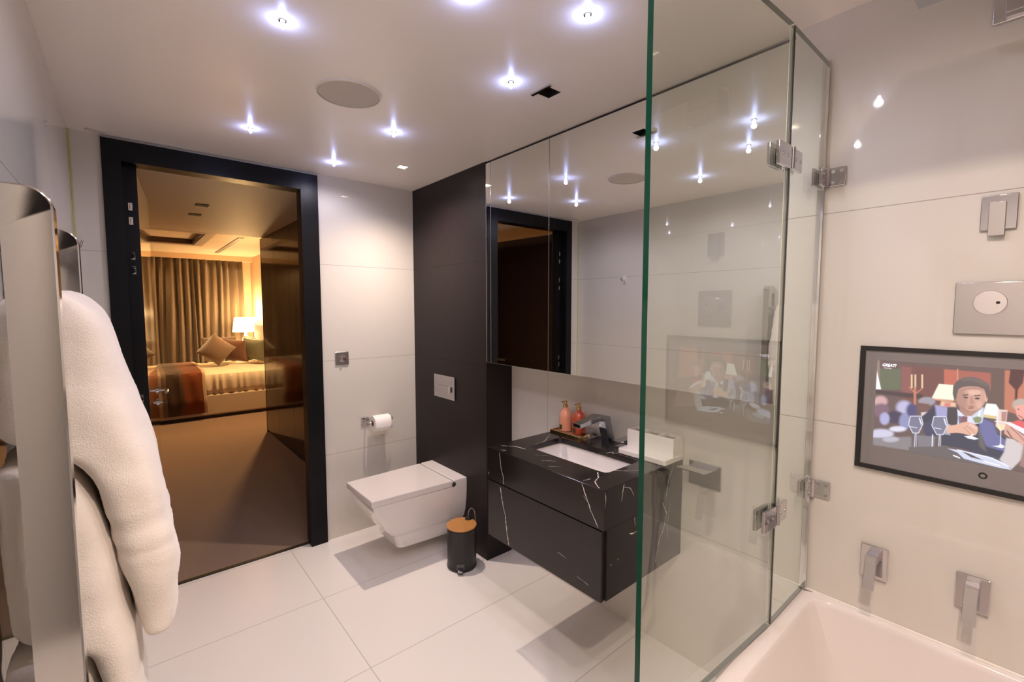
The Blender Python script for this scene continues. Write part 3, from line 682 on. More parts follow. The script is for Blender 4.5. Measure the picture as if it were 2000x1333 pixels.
for f in b.faces:
    f.normal_update()
    f.material_index = 0 if abs(f.normal.y) > 0.9 or f.normal.x > 0.5 else (1 if f.normal.x < -0.5 else 2)
obj('door_pane', b, [m_glass, m_edge, m_edged], sc)
b = NB(); box(b, PX-0.0024, PX+0.0034, 0.4462, 0.4512, RIM+0.012, 2.190); obj('black_seal', b, m_black, sc)
b = NB(); box(b, PX+0.005, PX+0.017, 0.4585, 0.4600, RIM+0.012, 2.190); obj('clear_seal', b, m_seal, sc)
b = NB(); box(b, XF-0.010, XF-0.0003, 0.444, 0.462, RIM+0.006, 2.198); obj('wall_channel', b, m_chrome, sc, bevel=0.001)
def screw(bm, p, nrm, r=0.0042):
    p = Vector(p); nrm = Vector(nrm); cyl(bm, p, p+nrm*0.0012, r, n=16)
for z in (1.872, 0.962):
    h = bxo('wall_hinge', XF-0.005, XF-0.0002, 0.395, 0.462, z-0.026, z+0.026, m_chrome, sc, bevel=0.002)
    b = NB(); box(b, XF-0.050, XF-0.006, 0.4400, 0.4475, z-0.025, z+0.025); obj('clamp_plate', b, m_chrome, h, bevel=0.0015)
    b = NB(); box(b, XF-0.050, XF-0.006, 0.4585, 0.4660, z-0.025, z+0.025); obj('clamp_plate', b, m_chrome, h, bevel=0.0015)
    b = NB(); cyl(b, (XF-0.009, 0.438, z-0.026), (XF-0.009, 0.438, z+0.026), 0.006, n=20); obj('knuckle', b, m_chrome, h, smooth=True)
    for yy, zz in ((0.405, z+0.015), (0.405, z-0.015), (0.426, z+0.015), (0.426, z-0.015)):
        b = NB(); screw(b, (XF-0.005, yy, zz), (-1, 0, 0)); obj('screw', b, m_chromeb, h, smooth=True)
    for zz in (z+0.011, z-0.011):
        b = NB(); screw(b, (XF-0.028, 0.44, zz), (0, -1, 0)); obj('screw', b, m_chromeb, h, smooth=True)
for z in (1.874, 0.955):
    b = NB(); box(b, PX+0.010, PX+0.066, 0.4395, 0.4475, z-0.026, z+0.026); h = obj('mid_hinge', b, m_chrome, sc, bevel=0.0015)
    b = NB(); box(b, PX+0.010, PX+0.066, 0.4585, 0.4665, z-0.026, z+0.026); obj('clamp_plate', b, m_chrome, h, bevel=0.0015)
    b = NB(); dbox(b, 0.008, 0.078, -0.0145, -0.0065, z-0.028, z+0.028); obj('clamp_plate', b, m_chrome, h, bevel=0.0015)
    b = NB(); dbox(b, 0.008, 0.078, 0.0065, 0.0145, z-0.028, z+0.028); obj('clamp_plate', b, m_chrome, h, bevel=0.0015)
    b = NB(); cyl(b, (PX+0.003, 0.441, z-0.026), (PX+0.003, 0.441, z+0.026), 0.0062, n=20); obj('knuckle', b, m_chromeb, h, smooth=True)
    for s_ in (0.028, 0.056):
        for p in (door_pt(s_, -0.0145, z), (PX+s_-0.004, 0.4395, z)):
            b = NB(); screw(b, p, (0, -1, 0)); obj('screw', b, m_chromeb, h, smooth=True)

# ================================================================== BATH WALL FITTINGS
def lever_tap(name, label, y0, y1, z0, z1, group):
    t = thing(name, label, 'tap', (XF, (y0+y1)/2, z0), group=group)
    b = NB(); box(b, XF-0.008, XF, y0, y1, z0, z1); obj('back_plate', b, m_chrome, t, bevel=0.0015)
    c = (y0+y1)/2; w = 0.0125
    b = NB(); zt = z1-0.014
    prism(b, [(XF-0.008, c-w, zt), (XF-0.044, c-w, zt-0.002), (XF-0.060, c-w, zt-0.088), (XF-0.054, c-w, zt-0.090), (XF-0.042, c-w, zt-0.024), (XF-0.008, c-w, zt-0.022)], (0, 2*w, 0)); obj('lever', b, m_chrome, t, bevel=0.001)
    return t
lever_tap('bath_tap', 'chrome lever tap on a square plate below the left edge of the television', 0.254, 0.314, 0.752, 0.842, 'lever taps on the bath wall')
lever_tap('bath_tap', 'chrome lever tap on a square plate below the television, right one of two', 0.061, 0.121, 0.758, 0.846, 'lever taps on the bath wall')
t = thing('shower_valve', 'small square chrome valve with a flat paddle lever above the round-knob plate', 'shower valve', (XF, 0.095, 1.72))
b = NB(); box(b, XF-0.007, XF, 0.064, 0.124, 1.682, 1.762); obj('back_plate', b, m_chromeb, t, bevel=0.0015)
b = NB(); prism(b, [(XF-0.007, 0.082, 1.745), (XF-0.020, 0.082, 1.745), (XF-0.014, 0.082, 1.668), (XF-0.009, 0.082, 1.668)], (0, 0.028, 0)); obj('lever', b, m_chromeb, t, bevel=0.001)
t = thing('thermostat_plate', 'square chrome shower plate with a round knob above the television', 'shower control', (XF, 0.096, 1.50))
b = NB(); box(b, XF-0.007, XF, 0.034, 0.158, 1.438, 1.562); obj('back_plate', b, m_chromeb, t, bevel=0.0015)
b = NB(); cyl(b, (XF-0.007, 0.096, 1.513), (XF-0.034, 0.096, 1.513), 0.028, n=48); obj('knob', b, m_chrome, t, bevel=0.001)
b = NB(); cyl(b, (XF-0.034, 0.083, 1.513), (XF-0.0347, 0.083, 1.513), 0.0035, n=16); obj('knob_mark', b, m_black, t)
# overhead shower
t = thing('overhead_shower', 'square chrome overhead shower panel high above the bath', 'shower head', (1.20, 0.08, 2.15))
b = NB(); box(b, 1.05, 1.352, -0.076, 0.226, 2.150, 2.158); obj('head', b, m_chromeb, t, bevel=0.001)
b = NB(); cyl(b, (1.20, 0.075, 2.158), (1.20, 0.075, 2.32), 0.011); obj('ceiling_arm', b, m_chrome, t, smooth=True)
t = thing('wall_waterfall_spout', 'wide chrome wall spout on a square plate high on the bath wall', 'shower spout', (XF, 0.06, 2.19))
b = NB(); box(b, XF-0.008, XF, -0.02, 0.127, 2.148, 2.245); obj('back_plate', b, m_chrome, t, bevel=0.0015)
b = NB(); box(b, XF-0.040, XF-0.008, -0.010, 0.105, 2.153, 2.195); obj('spout', b, m_chromeb, t, bevel=0.001)
b = NB(); box(b, XF-0.040, XF-0.008, -0.010, 0.105, 2.198, 2.240); obj('spout', b, m_chromeb, t, bevel=0.001)
# hand shower (its reflection stands in the glass screen)
t = thing('hand_shower', 'chrome hand shower with hanging hose on the bath wall, seen reflected in the screen', 'hand shower', (XF, -0.10, 0.85))
b = NB(); box(b, XF-0.008, XF, -0.14, -0.07, 0.80, 0.87); obj('back_plate', b, m_chrome, t, bevel=0.0015)
b = NB(); box(b, XF-0.06, XF-0.008, -0.125, -0.085, 0.845, 0.860); obj('holder', b, m_chrome, t, bevel=0.0015)
b = NB(); tube(b, [(XF-0.05, -0.105, 0.90), (XF-0.05, -0.105, 0.72)], 0.012); obj('handset', b, m_chrome, t, smooth=True)
b = NB(); tube(b, spline([(XF-0.05, -0.105, 0.72), (XF-0.052, -0.103, 0.6), (XF-0.085, -0.095, 0.45), (XF-0.13, -0.08, 0.34), (XF-0.20, -0.12, 0.225)], 8), 0.007); obj('hose', b, m_chrome, t, smooth=True)

# ================================================================== TELEVISION
tv = thing('wall_television', 'black framed television set in the bath wall showing a dinner scene', 'television', (XF, 0.124, 1.22))
TVY0, TVY1, TVZ0, TVZ1 = -0.094, 0.339, 1.058, 1.397
b = NB(); plate_holes(b, [TVY0, TVY1], [TVZ0, TVZ1], [(TVY0+.012, TVY1-.012, TVZ0+.012, TVZ1-.012)], 0, 0.010)
for v in b.verts: v.co = Vector((XF-v.co.z, v.co.x, v.co.y))
obj('frame', b, m_black, tv)
m_scr = M('grey_mirror_glass', (0.20, 0.19, 0.195), rough=0.03, spec=0.9, coat=1.0)
bxo('screen_glass', XF-0.0068, XF-0.0002, TVY0+.012, TVY1-.012, TVZ0+.012, TVZ1-.012, m_scr, tv)
SHAPES = [((98,72,68),0,[(24.7,36.1),(374.5,15.1),(389.3,281.9),(35.6,276.4)]),((112,62,55),8,[(87.9,45.3),(171.9,47.7),(176.3,137.7),(92.6,144.0)]),((95,98,72),5,[(39.4,61.2),(88.4,56.2),(91.0,111.0),(42.0,117.8)]),((140,115,100),3,[(34.4,37.5),(42.8,37.5),(46.4,117.2),(36.9,118.5)]),((135,75,70),6,[(88.1,48.9),(109.0,50.5),(112.2,119.0),(91.4,118.4)]),((70,45,45),4,[(36.0,118.6),(133.8,117.7),(134.4,130.2),(35.6,129.3)]),((185,88,62),2,[(170.6,48.6),(194.3,48.9),(196.3,89.7),(172.7,89.4)]),((165,82,65),3,[(196.2,48.7),(251.8,49.4),(254.1,92.0),(198.4,92.9)]),((205,130,105),1.5,[(193.6,45.5),(196.0,45.3),(198.3,89.5),(195.8,89.8)]),((98,72,62),3,[(251.3,39.6),(275.6,37.2),(278.5,134.1),(245.6,126.4),(253.7,85.4)]),((185,105,75),3,[(273.6,40.6),(375.8,38.9),(382.8,164.5),(277.4,134.3)]),((80,30,28),2,[(282.1,36.5),(304.3,34.2),(302.8,66.1),(296.3,82.9),(296.1,118.2),(292.9,118.7),(291.7,83.5),(281.0,68.8)]),((40,28,30),3,[(278.8,16.3),(305.3,15.2),(304.3,34.2),(283.1,36.4)]),((232,230,232),1.5,[(36.7,61.5),(49.3,116.0),(36.8,116.9)]),((220,185,140),1.5,[(108.5,68.7),(111.7,68.3),(113.5,104.3),(110.2,104.8)]),((220,185,140),1.5,[(115.5,67.9),(118.8,67.5),(120.5,103.4),(117.3,103.8)]),((220,185,140),1.5,[(128.9,66.4),(132.1,66.0),(133.8,101.6),(130.7,102.0)]),((190,110,80),2,[(115.5,100.4),(120.3,99.8),(122.6,146.5),(117.7,147.3)]),((190,110,80),2,[(105.2,102.8),(119.1,119.0),(120.6,116.8),(106.7,100.6)]),((190,110,80),2,[(120.5,119.0),(133.7,102.7),(132.3,100.6),(119.1,116.9)]),((240,226,200),2,[(163.1,86.4),(191.2,86.3),(192.6,124.0),(151.1,125.8)]),((205,150,110),2,[(151.0,124.8),(191.9,123.4),(191.6,127.6),(152.3,128.9)]),((222,172,140),4,[(169.6,129.0),(195.8,129.4),(196.4,139.6),(167.7,142.7)]),((205,110,95),4,[(176.1,132.5),(186.0,130.9),(186.5,141.3),(175.3,143.1)]),((196,150,150),8,[(64.0,146.6),(63.5,151.4),(61.6,155.9),(58.6,159.7),(54.6,162.5),(50.1,164.0),(45.4,164.0),(41.2,162.6),(37.7,159.8),(35.4,155.9),(34.5,151.3),(35.0,146.5),(36.9,141.9),(40.1,138.1),(44.1,135.3),(48.7,133.9),(53.3,133.9),(57.4,135.5),(60.8,138.3),(63.1,142.1)]),((120,85,105),8,[(69.5,170.2),(68.9,176.1),(66.7,181.7),(63.0,186.6),(58.2,190.1),(52.8,192.1),(47.3,192.2),(42.2,190.4),(38.0,186.9),(35.2,182.0),(34.1,176.3),(34.7,170.3),(37.0,164.5),(40.8,159.7),(45.7,156.2),(51.1,154.4),(56.6,154.4),(61.6,156.3),(65.6,159.8),(68.3,164.6)]),((175,168,205),10,[(114.0,155.2),(113.5,160.9),(111.6,166.3),(108.5,170.9),(104.4,174.3),(99.7,176.0),(94.9,176.0),(90.5,174.1),(86.9,170.7),(84.4,165.9),(83.4,160.3),(83.9,154.5),(85.9,149.0),(89.1,144.4),(93.3,141.1),(98.0,139.5),(102.7,139.6),(107.1,141.5),(110.6,145.0),(113.0,149.7)]),((60,45,75),8,[(101.4,183.1),(100.7,188.4),(98.2,193.5),(94.0,198.0),(88.7,201.4),(82.6,203.4),(76.3,203.8),(70.6,202.5),(66.0,199.6),(62.9,195.5),(61.6,190.4),(62.4,185.0),(65.1,179.8),(69.4,175.3),(74.9,171.9),(81.0,170.1),(87.2,169.8),(92.8,171.2),(97.3,174.1),(100.2,178.2)]),((160,155,200),6,[(70.5,192.6),(70.2,197.9),(69.0,202.8),(67.0,207.0),(64.2,209.9),(61.1,211.4),(57.9,211.2),(54.9,209.3),(52.5,206.0),(50.8,201.6),(50.0,196.4),(50.3,191.0),(51.6,186.0),(53.7,181.9),(56.4,179.0),(59.6,177.6),(62.8,177.8),(65.7,179.7),(68.1,183.0),(69.8,187.5)]),((70,60,110),8,[(125.1,160.6),(124.9,166.2),(123.6,171.5),(121.4,175.9),(118.5,179.1),(115.2,180.6),(111.8,180.3),(108.6,178.3),(106.0,174.7),(104.1,169.9),(103.3,164.3),(103.6,158.6),(104.9,153.3),(107.2,148.8),(110.1,145.8),(113.4,144.3),(116.9,144.7),(120.0,146.8),(122.6,150.3),(124.3,155.1)]),((130,130,175),6,[(113.0,192.0),(112.8,198.8),(111.5,205.2),(109.3,210.5),(106.4,214.3),(103.0,216.1),(99.5,215.7),(96.3,213.2),(93.5,208.8),(91.7,202.9),(90.8,196.2),(91.0,189.3),(92.3,182.8),(94.6,177.5),(97.5,173.8),(100.9,172.1),(104.4,172.6),(107.6,175.1),(110.3,179.5),(112.1,185.3)]),((205,200,220),6,[(105.7,213.7),(105.0,216.1),(102.7,218.6),(99.1,221.0),(94.5,223.0),(89.3,224.5),(84.0,225.2),(79.2,225.2),(75.3,224.3),(72.8,222.7),(71.8,220.6),(72.5,218.1),(74.9,215.5),(78.6,213.1),(83.3,211.1),(88.6,209.7),(93.8,209.0),(98.5,209.1),(102.3,210.0),(104.8,211.6)]),((190,185,210),8,[(81.0,231.9),(79.9,236.1),(76.5,240.6),(70.8,244.7),(63.6,248.2),(55.5,250.7),(47.2,251.8),(39.6,251.6),(33.5,250.0),(29.4,247.0),(27.9,243.2),(29.1,238.7),(32.8,234.2),(38.7,230.0),(46.1,226.5),(54.3,224.2),(62.5,223.2),(69.9,223.5),(75.7,225.2),(79.6,228.1)]),((128,118,120),6,[(37.5,252.7),(117.6,231.4),(130.3,268.8),(38.4,271.9)]),((170,165,180),6,[(93.0,244.2),(92.3,246.7),(90.0,249.3),(86.3,251.8),(81.6,253.9),(76.3,255.5),(71.0,256.4),(66.1,256.4),(62.1,255.6),(59.5,254.1),(58.5,251.9),(59.3,249.4),(61.7,246.7),(65.5,244.2),(70.3,242.1),(75.6,240.5),(81.0,239.8),(85.8,239.8),(89.6,240.6),(92.1,242.1)]),((92,75,78),6,[(117.1,220.5),(180.1,214.2),(187.2,254.9),(119.3,267.8)]),((148,138,150),4,[(158.7,131.8),(158.0,135.4),(155.9,138.9),(152.5,141.9),(148.1,144.3),(143.1,145.6),(138.1,145.9),(133.4,145.0),(129.6,143.1),(127.1,140.3),(126.2,136.9),(126.8,133.2),(129.0,129.6),(132.5,126.6),(137.0,124.3),(142.0,122.9),(147.1,122.7),(151.6,123.7),(155.3,125.6),(157.7,128.4)]),((112,72,66),4,[(128.2,140.2),(148.1,140.5),(146.5,160.5),(133.5,166.3),(126.3,156.7)]),((205,190,190),3,[(133.4,164.6),(146.5,160.5),(143.1,171.8),(133.8,173.5)]),((48,45,68),4,[(136.5,173.0),(156.2,144.6),(166.9,153.4),(163.5,189.4),(141.2,215.4)]),((150,145,192),5,[(158.6,140.6),(184.1,143.4),(183.6,181.9),(162.9,175.3)]),((60,55,85),4,[(138.7,190.6),(162.9,175.3),(188.7,184.4),(185.1,213.2),(144.4,225.6)]),((224,226,220),2,[(248.1,122.7),(263.5,121.9),(275.4,145.1),(274.7,157.0),(243.7,156.2),(245.0,136.5)]),((210,180,110),1.5,[(243.3,149.5),(275.7,150.9),(275.1,156.9),(243.6,155.5)]),((52,50,72),2,[(181.6,143.1),(199.0,142.6),(202.8,160.9),(236.3,171.7),(246.0,156.4),(261.3,166.8),(269.2,188.4),(284.1,198.4),(285.1,247.4),(272.5,252.3),(206.3,239.8),(175.1,241.9),(173.8,215.6),(181.9,199.8)]),((98,96,150),4,[(245.0,159.9),(261.3,166.8),(269.4,191.7),(284.4,204.9),(284.3,231.2),(253.0,225.4),(239.8,194.6),(238.6,171.2)]),((62,52,55),1.5,[(181.7,143.8),(198.6,144.4),(200.5,182.1),(188.7,184.4),(182.1,178.7)]),((70,68,80),4,[(176.5,243.3),(272.3,247.4),(282.1,264.7),(264.2,266.2),(176.8,250.3)]),((205,205,228),1.2,[(199.1,144.4),(202.1,147.3),(213.2,159.0),(232.0,155.6),(233.0,175.7),(214.2,179.4),(205.6,177.6),(201.1,185.4),(201.5,168.1)]),((110,100,120),1.5,[(201.9,161.1),(209.7,161.4),(210.0,176.8),(203.9,181.4)]),((132,72,84),1.2,[(209.1,159.8),(218.0,159.9),(218.1,175.2),(210.7,181.8),(207.4,173.9)]),((168,120,102),2,[(203.6,138.4),(237.1,141.2),(232.0,155.6),(213.2,159.0),(203.6,147.0)]),((196,146,124),2,[(195.8,103.5),(201.3,92.5),(215.4,85.5),(231.9,85.0),(242.6,90.2),(246.7,103.0),(245.3,121.5),(239.2,137.5),(229.4,150.0),(217.6,152.8),(206.4,144.8),(198.3,129.0)]),((172,124,108),6,[(195.8,103.5),(207.5,95.1),(215.9,117.7),(214.9,145.1),(206.4,144.8),(198.3,129.0)]),((214,166,144),5,[(237.2,97.7),(236.8,100.0),(235.4,102.2),(233.2,104.2),(230.4,105.7),(227.1,106.5),(223.9,106.6),(220.9,106.0),(218.4,104.7),(216.8,102.9),(216.2,100.6),(216.6,98.3),(218.0,96.0),(220.3,94.0),(223.2,92.6),(226.4,91.8),(229.6,91.7),(232.6,92.3),(235.0,93.6),(236.6,95.5)]),((210,158,138),5,[(240.6,127.2),(240.5,129.8),(240.0,132.2),(239.2,134.2),(238.1,135.6),(236.9,136.2),(235.5,136.0),(234.3,135.1),(233.3,133.4),(232.6,131.1),(232.3,128.6),(232.3,126.0),(232.8,123.6),(233.6,121.6),(234.7,120.2),(236.0,119.6),(237.3,119.8),(238.5,120.8),(239.5,122.5),(240.2,124.7)]),((220,165,140),1.2,[(249.1,109.9),(249.1,112.8),(249.0,115.4),(248.6,117.5),(248.1,118.9),(247.5,119.4),(246.9,119.1),(246.2,117.9),(245.7,115.9),(245.2,113.4),(245.0,110.5),(245.0,107.6),(245.1,105.0),(245.5,102.9),(246.0,101.5),(246.6,101.0),(247.2,101.3),(247.9,102.6),(248.4,104.5),(248.8,107.1)]),((190,130,112),1.2,[(196.7,117.8),(196.8,120.2),(196.6,122.3),(196.2,124.1),(195.8,125.2),(195.2,125.7),(194.5,125.4),(193.9,124.4),(193.4,122.8),(193.1,120.8),(192.8,118.4),(192.8,116.1),(193.0,114.0),(193.3,112.2),(193.8,111.1),(194.4,110.6),(195.0,110.9),(195.6,111.9),(196.1,113.5),(196.5,115.5)]),((84,54,52),1.5,[(216.8,113.1),(216.7,113.9),(216.1,114.6),(215.3,115.3),(214.2,115.8),(212.9,116.1),(211.7,116.1),(210.5,116.0),(209.6,115.6),(209.0,115.0),(208.7,114.3),(208.9,113.6),(209.4,112.8),(210.3,112.2),(211.4,111.6),(212.7,111.3),(213.9,111.3),(215.1,111.4),(216.0,111.8),(216.6,112.4)]),((72,48,52),1.5,[(236.3,112.5),(236.2,113.3),(235.6,114.0),(234.7,114.7),(233.6,115.2),(232.3,115.5),(231.0,115.6),(229.8,115.4),(228.9,115.0),(228.2,114.5),(228.0,113.8),(228.2,113.0),(228.7,112.3),(229.6,111.6),(230.8,111.1),(232.1,110.8),(233.3,110.7),(234.5,110.9),(235.5,111.3),(236.1,111.8)]),((88,58,52),1.2,[(207.3,110.9),(216.7,107.5),(216.2,104.6),(206.8,108.0)]),((84,56,52),1.2,[(226.6,108.8),(237.2,106.5),(237.0,103.5),(226.4,105.8)]),((178,124,108),2,[(220.2,110.2),(223.8,109.7),(228.1,125.9),(222.5,130.9),(219.5,128.0)]),((165,88,82),1.2,[(216.9,138.6),(223.9,134.7),(228.7,136.6),(224.2,140.8),(218.2,141.1)]),((150,104,94),2,[(215.9,133.3),(228.4,131.2),(229.2,133.8),(216.1,136.0)]),((92,76,74),1.5,[(193.1,124.6),(189.1,107.9),(188.9,89.0),(195.5,74.4),(207.2,65.2),(221.4,62.2),(235.6,66.2),(247.5,74.7),(251.6,84.1),(250.6,99.1),(247.2,112.8),(245.9,96.4),(241.3,87.1),(231.9,84.3),(217.8,85.2),(206.0,88.4),(199.5,94.4),(197.2,106.8),(195.9,120.7)]),((108,90,84),8,[(202.7,71.8),(207.3,66.2),(221.4,62.8),(235.6,67.2),(248.7,76.8),(250.9,83.2),(243.2,80.2),(231.4,74.4),(219.5,71.5),(207.6,73.3)]),((150,104,92),7,[(198.3,129.0),(206.4,144.8),(217.6,152.1),(229.3,149.3),(239.2,137.5),(234.8,141.6),(223.3,146.3),(211.1,142.3)]),((165,118,102),5,[(199.1,96.2),(216.7,87.7),(232.0,87.0),(242.7,91.9),(232.2,91.7),(215.8,92.6),(201.8,102.7)]),((96,88,86),6,[(236.9,181.7),(241.6,228.0),(253.7,238.7),(244.8,200.3)]),((150,148,160),1.5,[(172.5,189.4),(188.7,184.4),(190.1,212.1),(173.7,212.1)]),((214,160,136),1.5,[(181.4,190.1),(198.6,183.9),(208.0,177.2),(217.5,172.6),(228.2,173.9),(236.9,182.4),(237.4,191.7),(234.4,201.9),(226.3,206.0),(214.2,203.5),(202.0,203.3),(183.6,208.6)]),((170,112,96),1,[(216.5,183.6),(227.7,192.6),(228.2,191.4),(217.0,182.4)]),((170,112,96),1,[(227.6,192.4),(231.5,200.1),(232.3,199.2),(228.4,191.6)]),((170,112,96),1,[(211.9,187.9),(220.8,197.4),(221.4,196.3),(212.5,186.8)]),((170,112,96),1,[(220.7,197.4),(225.9,204.1),(226.5,203.1),(221.4,196.3)]),((238,208,190),1,[(222.2,178.6),(234.5,187.0),(235.0,185.4),(222.8,177.0)]),((190,196,214),1.2,[(225.0,156.9),(243.6,131.8),(245.1,153.2),(243.2,170.3),(233.0,175.7),(225.7,170.3)]),((128,134,88),1.5,[(226.9,161.6),(237.8,154.6),(242.7,160.4),(239.8,171.0),(231.7,172.6)]),((235,238,225),1,[(235.5,155.0),(237.6,141.2),(239.4,140.8),(238.0,157.9)]),((235,235,235),1,[(228.7,199.7),(225.6,208.8),(227.3,209.9),(230.4,200.7)]),((228,232,244),1,[(214.5,208.9),(226.3,205.7),(239.7,210.2),(232.6,213.8),(221.9,213.4)]),((112,108,132),2,[(112.6,178.1),(110.1,201.0),(119.7,221.4),(130.9,219.0),(138.0,193.3),(133.6,174.3)]),((214,218,240),0.8,[(111.9,178.0),(109.4,200.9),(110.8,201.0),(113.3,178.2)]),((214,218,240),0.8,[(109.5,201.5),(119.1,222.0),(120.2,220.9),(110.7,200.4)]),((214,218,240),0.8,[(119.7,222.3),(130.9,219.9),(130.8,218.1),(119.6,220.5)]),((214,218,240),0.8,[(131.5,219.3),(138.6,193.5),(137.4,193.0),(130.2,218.8)]),((214,218,240),0.8,[(138.6,192.9),(134.2,173.9),(133.0,174.6),(137.4,193.6)]),((214,218,240),0.8,[(133.6,173.4),(112.5,177.2),(112.6,179.0),(133.6,175.2)]),((225,228,240),0.8,[(129.4,179.9),(134.4,196.6),(136.3,195.4),(131.3,178.7)]),((190,190,205),1,[(123.3,220.6),(123.5,260.8),(125.4,260.5),(125.1,220.3)]),((190,190,205),1,[(126.4,220.0),(127.5,256.3),(128.6,256.0),(127.4,219.8)]),((200,205,225),1,[(114.5,206.4),(127.3,207.3),(127.5,205.5),(114.7,204.5)]),((112,108,132),2,[(157.9,170.9),(155.2,194.6),(165.3,215.7),(177.1,213.1),(184.5,186.5),(179.9,166.9)]),((214,218,240),0.8,[(157.2,170.8),(154.6,194.5),(155.9,194.6),(158.5,171.0)]),((214,218,240),0.8,[(154.7,195.1),(164.8,216.2),(165.8,215.1),(155.8,194.0)]),((214,218,240),0.8,[(165.3,216.5),(177.1,214.0),(177.0,212.3),(165.3,214.8)]),((214,218,240),0.8,[(177.7,213.4),(185.1,186.7),(184.0,186.2),(176.5,212.9)]),((214,218,240),0.8,[(185.1,186.1),(180.5,166.5),(179.3,167.2),(183.9,186.8)]),((214,218,240),0.8,[(179.9,166.0),(157.8,170.0),(157.9,171.8),(180.0,167.7)]),((225,228,240),0.8,[(175.6,172.7),(180.8,189.9),(182.7,188.7),(177.4,171.4)]),((190,190,205),1,[(169.3,214.7),(169.7,253.8),(171.5,253.5),(171.1,214.5)]),((190,190,205),1,[(172.2,214.2),(173.4,249.4),(174.5,249.1),(173.2,214.0)]),((200,205,225),1,[(159.9,200.1),(173.4,201.0),(173.6,199.2),(160.1,198.3)]),((118,110,118),3,[(128.2,225.4),(162.5,221.6),(161.9,261.1),(132.7,260.9)]),((220,224,235),1,[(156.7,217.5),(158.1,267.4),(159.9,267.0),(158.6,217.1)]),((120,95,90),3,[(189.1,243.9),(188.7,245.5),(187.4,247.2),(185.2,248.8),(182.5,250.2),(179.4,251.1),(176.3,251.6),(173.4,251.6),(171.1,251.1),(169.6,250.0),(169.0,248.6),(169.5,247.0),(170.8,245.3),(173.0,243.7),(175.8,242.3),(178.9,241.3),(182.0,240.9),(184.9,240.9),(187.1,241.5),(188.6,242.5)]),((214,190,186),1.2,[(267.4,133.4),(282.8,132.7),(282.2,162.8),(281.9,177.6),(274.5,184.0),(265.8,174.2),(266.0,149.4)]),((176,120,100),2,[(273.2,138.3),(281.9,136.7),(281.0,159.8),(274.4,161.0)]),((238,205,150),1.5,[(265.5,169.3),(281.4,167.8),(279.7,178.0),(273.4,183.6)]),((250,235,230),0.8,[(267.0,134.4),(267.6,165.6),(268.4,165.5),(267.9,134.3)]),((250,235,230),0.8,[(267.6,165.9),(274.1,182.7),(274.8,182.0),(268.4,165.2)]),((250,225,215),0.8,[(263.3,163.3),(291.9,161.7),(291.9,160.1),(263.4,161.6)]),((225,226,240),0.8,[(274.0,184.1),(275.2,216.8),(276.3,216.6),(275.1,183.9)]),((232,234,248),1,[(263.1,222.3),(273.0,219.0),(275.7,214.1),(283.0,219.0),(278.8,223.9),(271.0,223.1)]),((176,158,146),4,[(315.3,115.0),(314.9,119.5),(313.3,123.8),(310.6,127.4),(307.1,130.0),(303.1,131.4),(299.1,131.4),(295.3,130.0),(292.2,127.3),(290.1,123.6),(289.3,119.3),(289.7,114.7),(291.3,110.4),(294.1,106.8),(297.6,104.2),(301.6,102.9),(305.7,103.0),(309.4,104.4),(312.4,107.1),(314.4,110.8)]),((226,150,136),2,[(293.7,121.8),(306.5,114.9),(314.1,140.6),(304.3,152.7),(297.4,143.7)]),((130,80,75),1.5,[(301.5,127.6),(301.4,128.0),(301.1,128.4),(300.6,128.7),(300.1,129.0),(299.4,129.2),(298.8,129.2),(298.2,129.2),(297.7,129.0),(297.4,128.6),(297.2,128.3),(297.3,127.9),(297.6,127.5),(298.1,127.1),(298.6,126.8),(299.3,126.6),(299.9,126.6),(300.5,126.7),(301.0,126.9),(301.3,127.2)]),((170,60,62),1,[(299.1,142.8),(306.8,147.8),(307.4,145.7),(299.8,140.7)]),((218,72,76),2,[(288.7,161.5),(300.0,152.9),(323.3,158.0),(324.0,170.5),(301.0,170.4),(290.2,169.4)]),((206,150,132),2,[(279.7,178.0),(282.2,162.8),(292.2,167.3),(303.7,181.1),(316.8,191.2),(330.1,207.3),(331.8,238.6),(312.3,224.3),(300.6,204.4),(287.2,194.4),(280.3,188.7)]),((120,75,66),1.5,[(283.4,181.4),(291.8,197.5),(293.6,195.4),(285.1,179.3)]),((120,75,66),1.5,[(292.2,197.9),(302.2,205.4),(303.3,202.5),(293.2,195.0)]),((150,95,85),1.5,[(288.7,172.1),(301.3,185.7),(302.2,183.9),(289.7,170.2)]),((150,95,85),1.5,[(301.2,185.6),(317.2,207.8),(318.2,206.1),(302.3,183.9)]),((226,214,222),1.5,[(279.0,163.4),(289.8,161.3),(311.6,171.5),(329.1,188.5),(329.5,196.3),(307.9,181.9),(290.2,169.4)]),((196,184,184),3,[(284.1,198.4),(296.1,199.0),(311.6,211.6),(314.4,223.8),(309.2,244.5),(296.5,269.1),(274.9,255.0),(282.5,231.6)]),((150,110,105),5,[(311.5,208.4),(385.1,206.5),(389.3,281.9),(307.8,257.9)]),((96,84,84),3,[(113.4,260.0),(181.5,242.2),(277.0,252.8),(295.6,271.0),(296.7,293.6),(114.6,283.8)]),((192,196,220),1.5,[(186.8,246.5),(211.5,245.5),(226.0,247.1),(258.8,249.1),(286.2,258.7),(296.2,271.4),(275.8,271.4),(248.3,268.7),(217.3,264.8),(204.5,252.4)]),((78,66,70),1.5,[(211.6,247.2),(225.0,249.8),(250.2,260.4),(229.0,258.4)]),((240,242,250),1,[(197.2,262.5),(209.7,266.3),(210.3,263.6),(197.8,259.8)]),((235,225,215),1,[(250.1,263.8),(277.5,267.3),(277.9,264.6),(250.5,261.1)]),((225,230,250),1,[(204.0,246.6),(263.4,252.3),(263.6,250.3),(204.3,244.5)]),((225,230,250),1,[(263.2,252.3),(290.6,265.0),(291.1,263.1),(263.7,250.3)])]

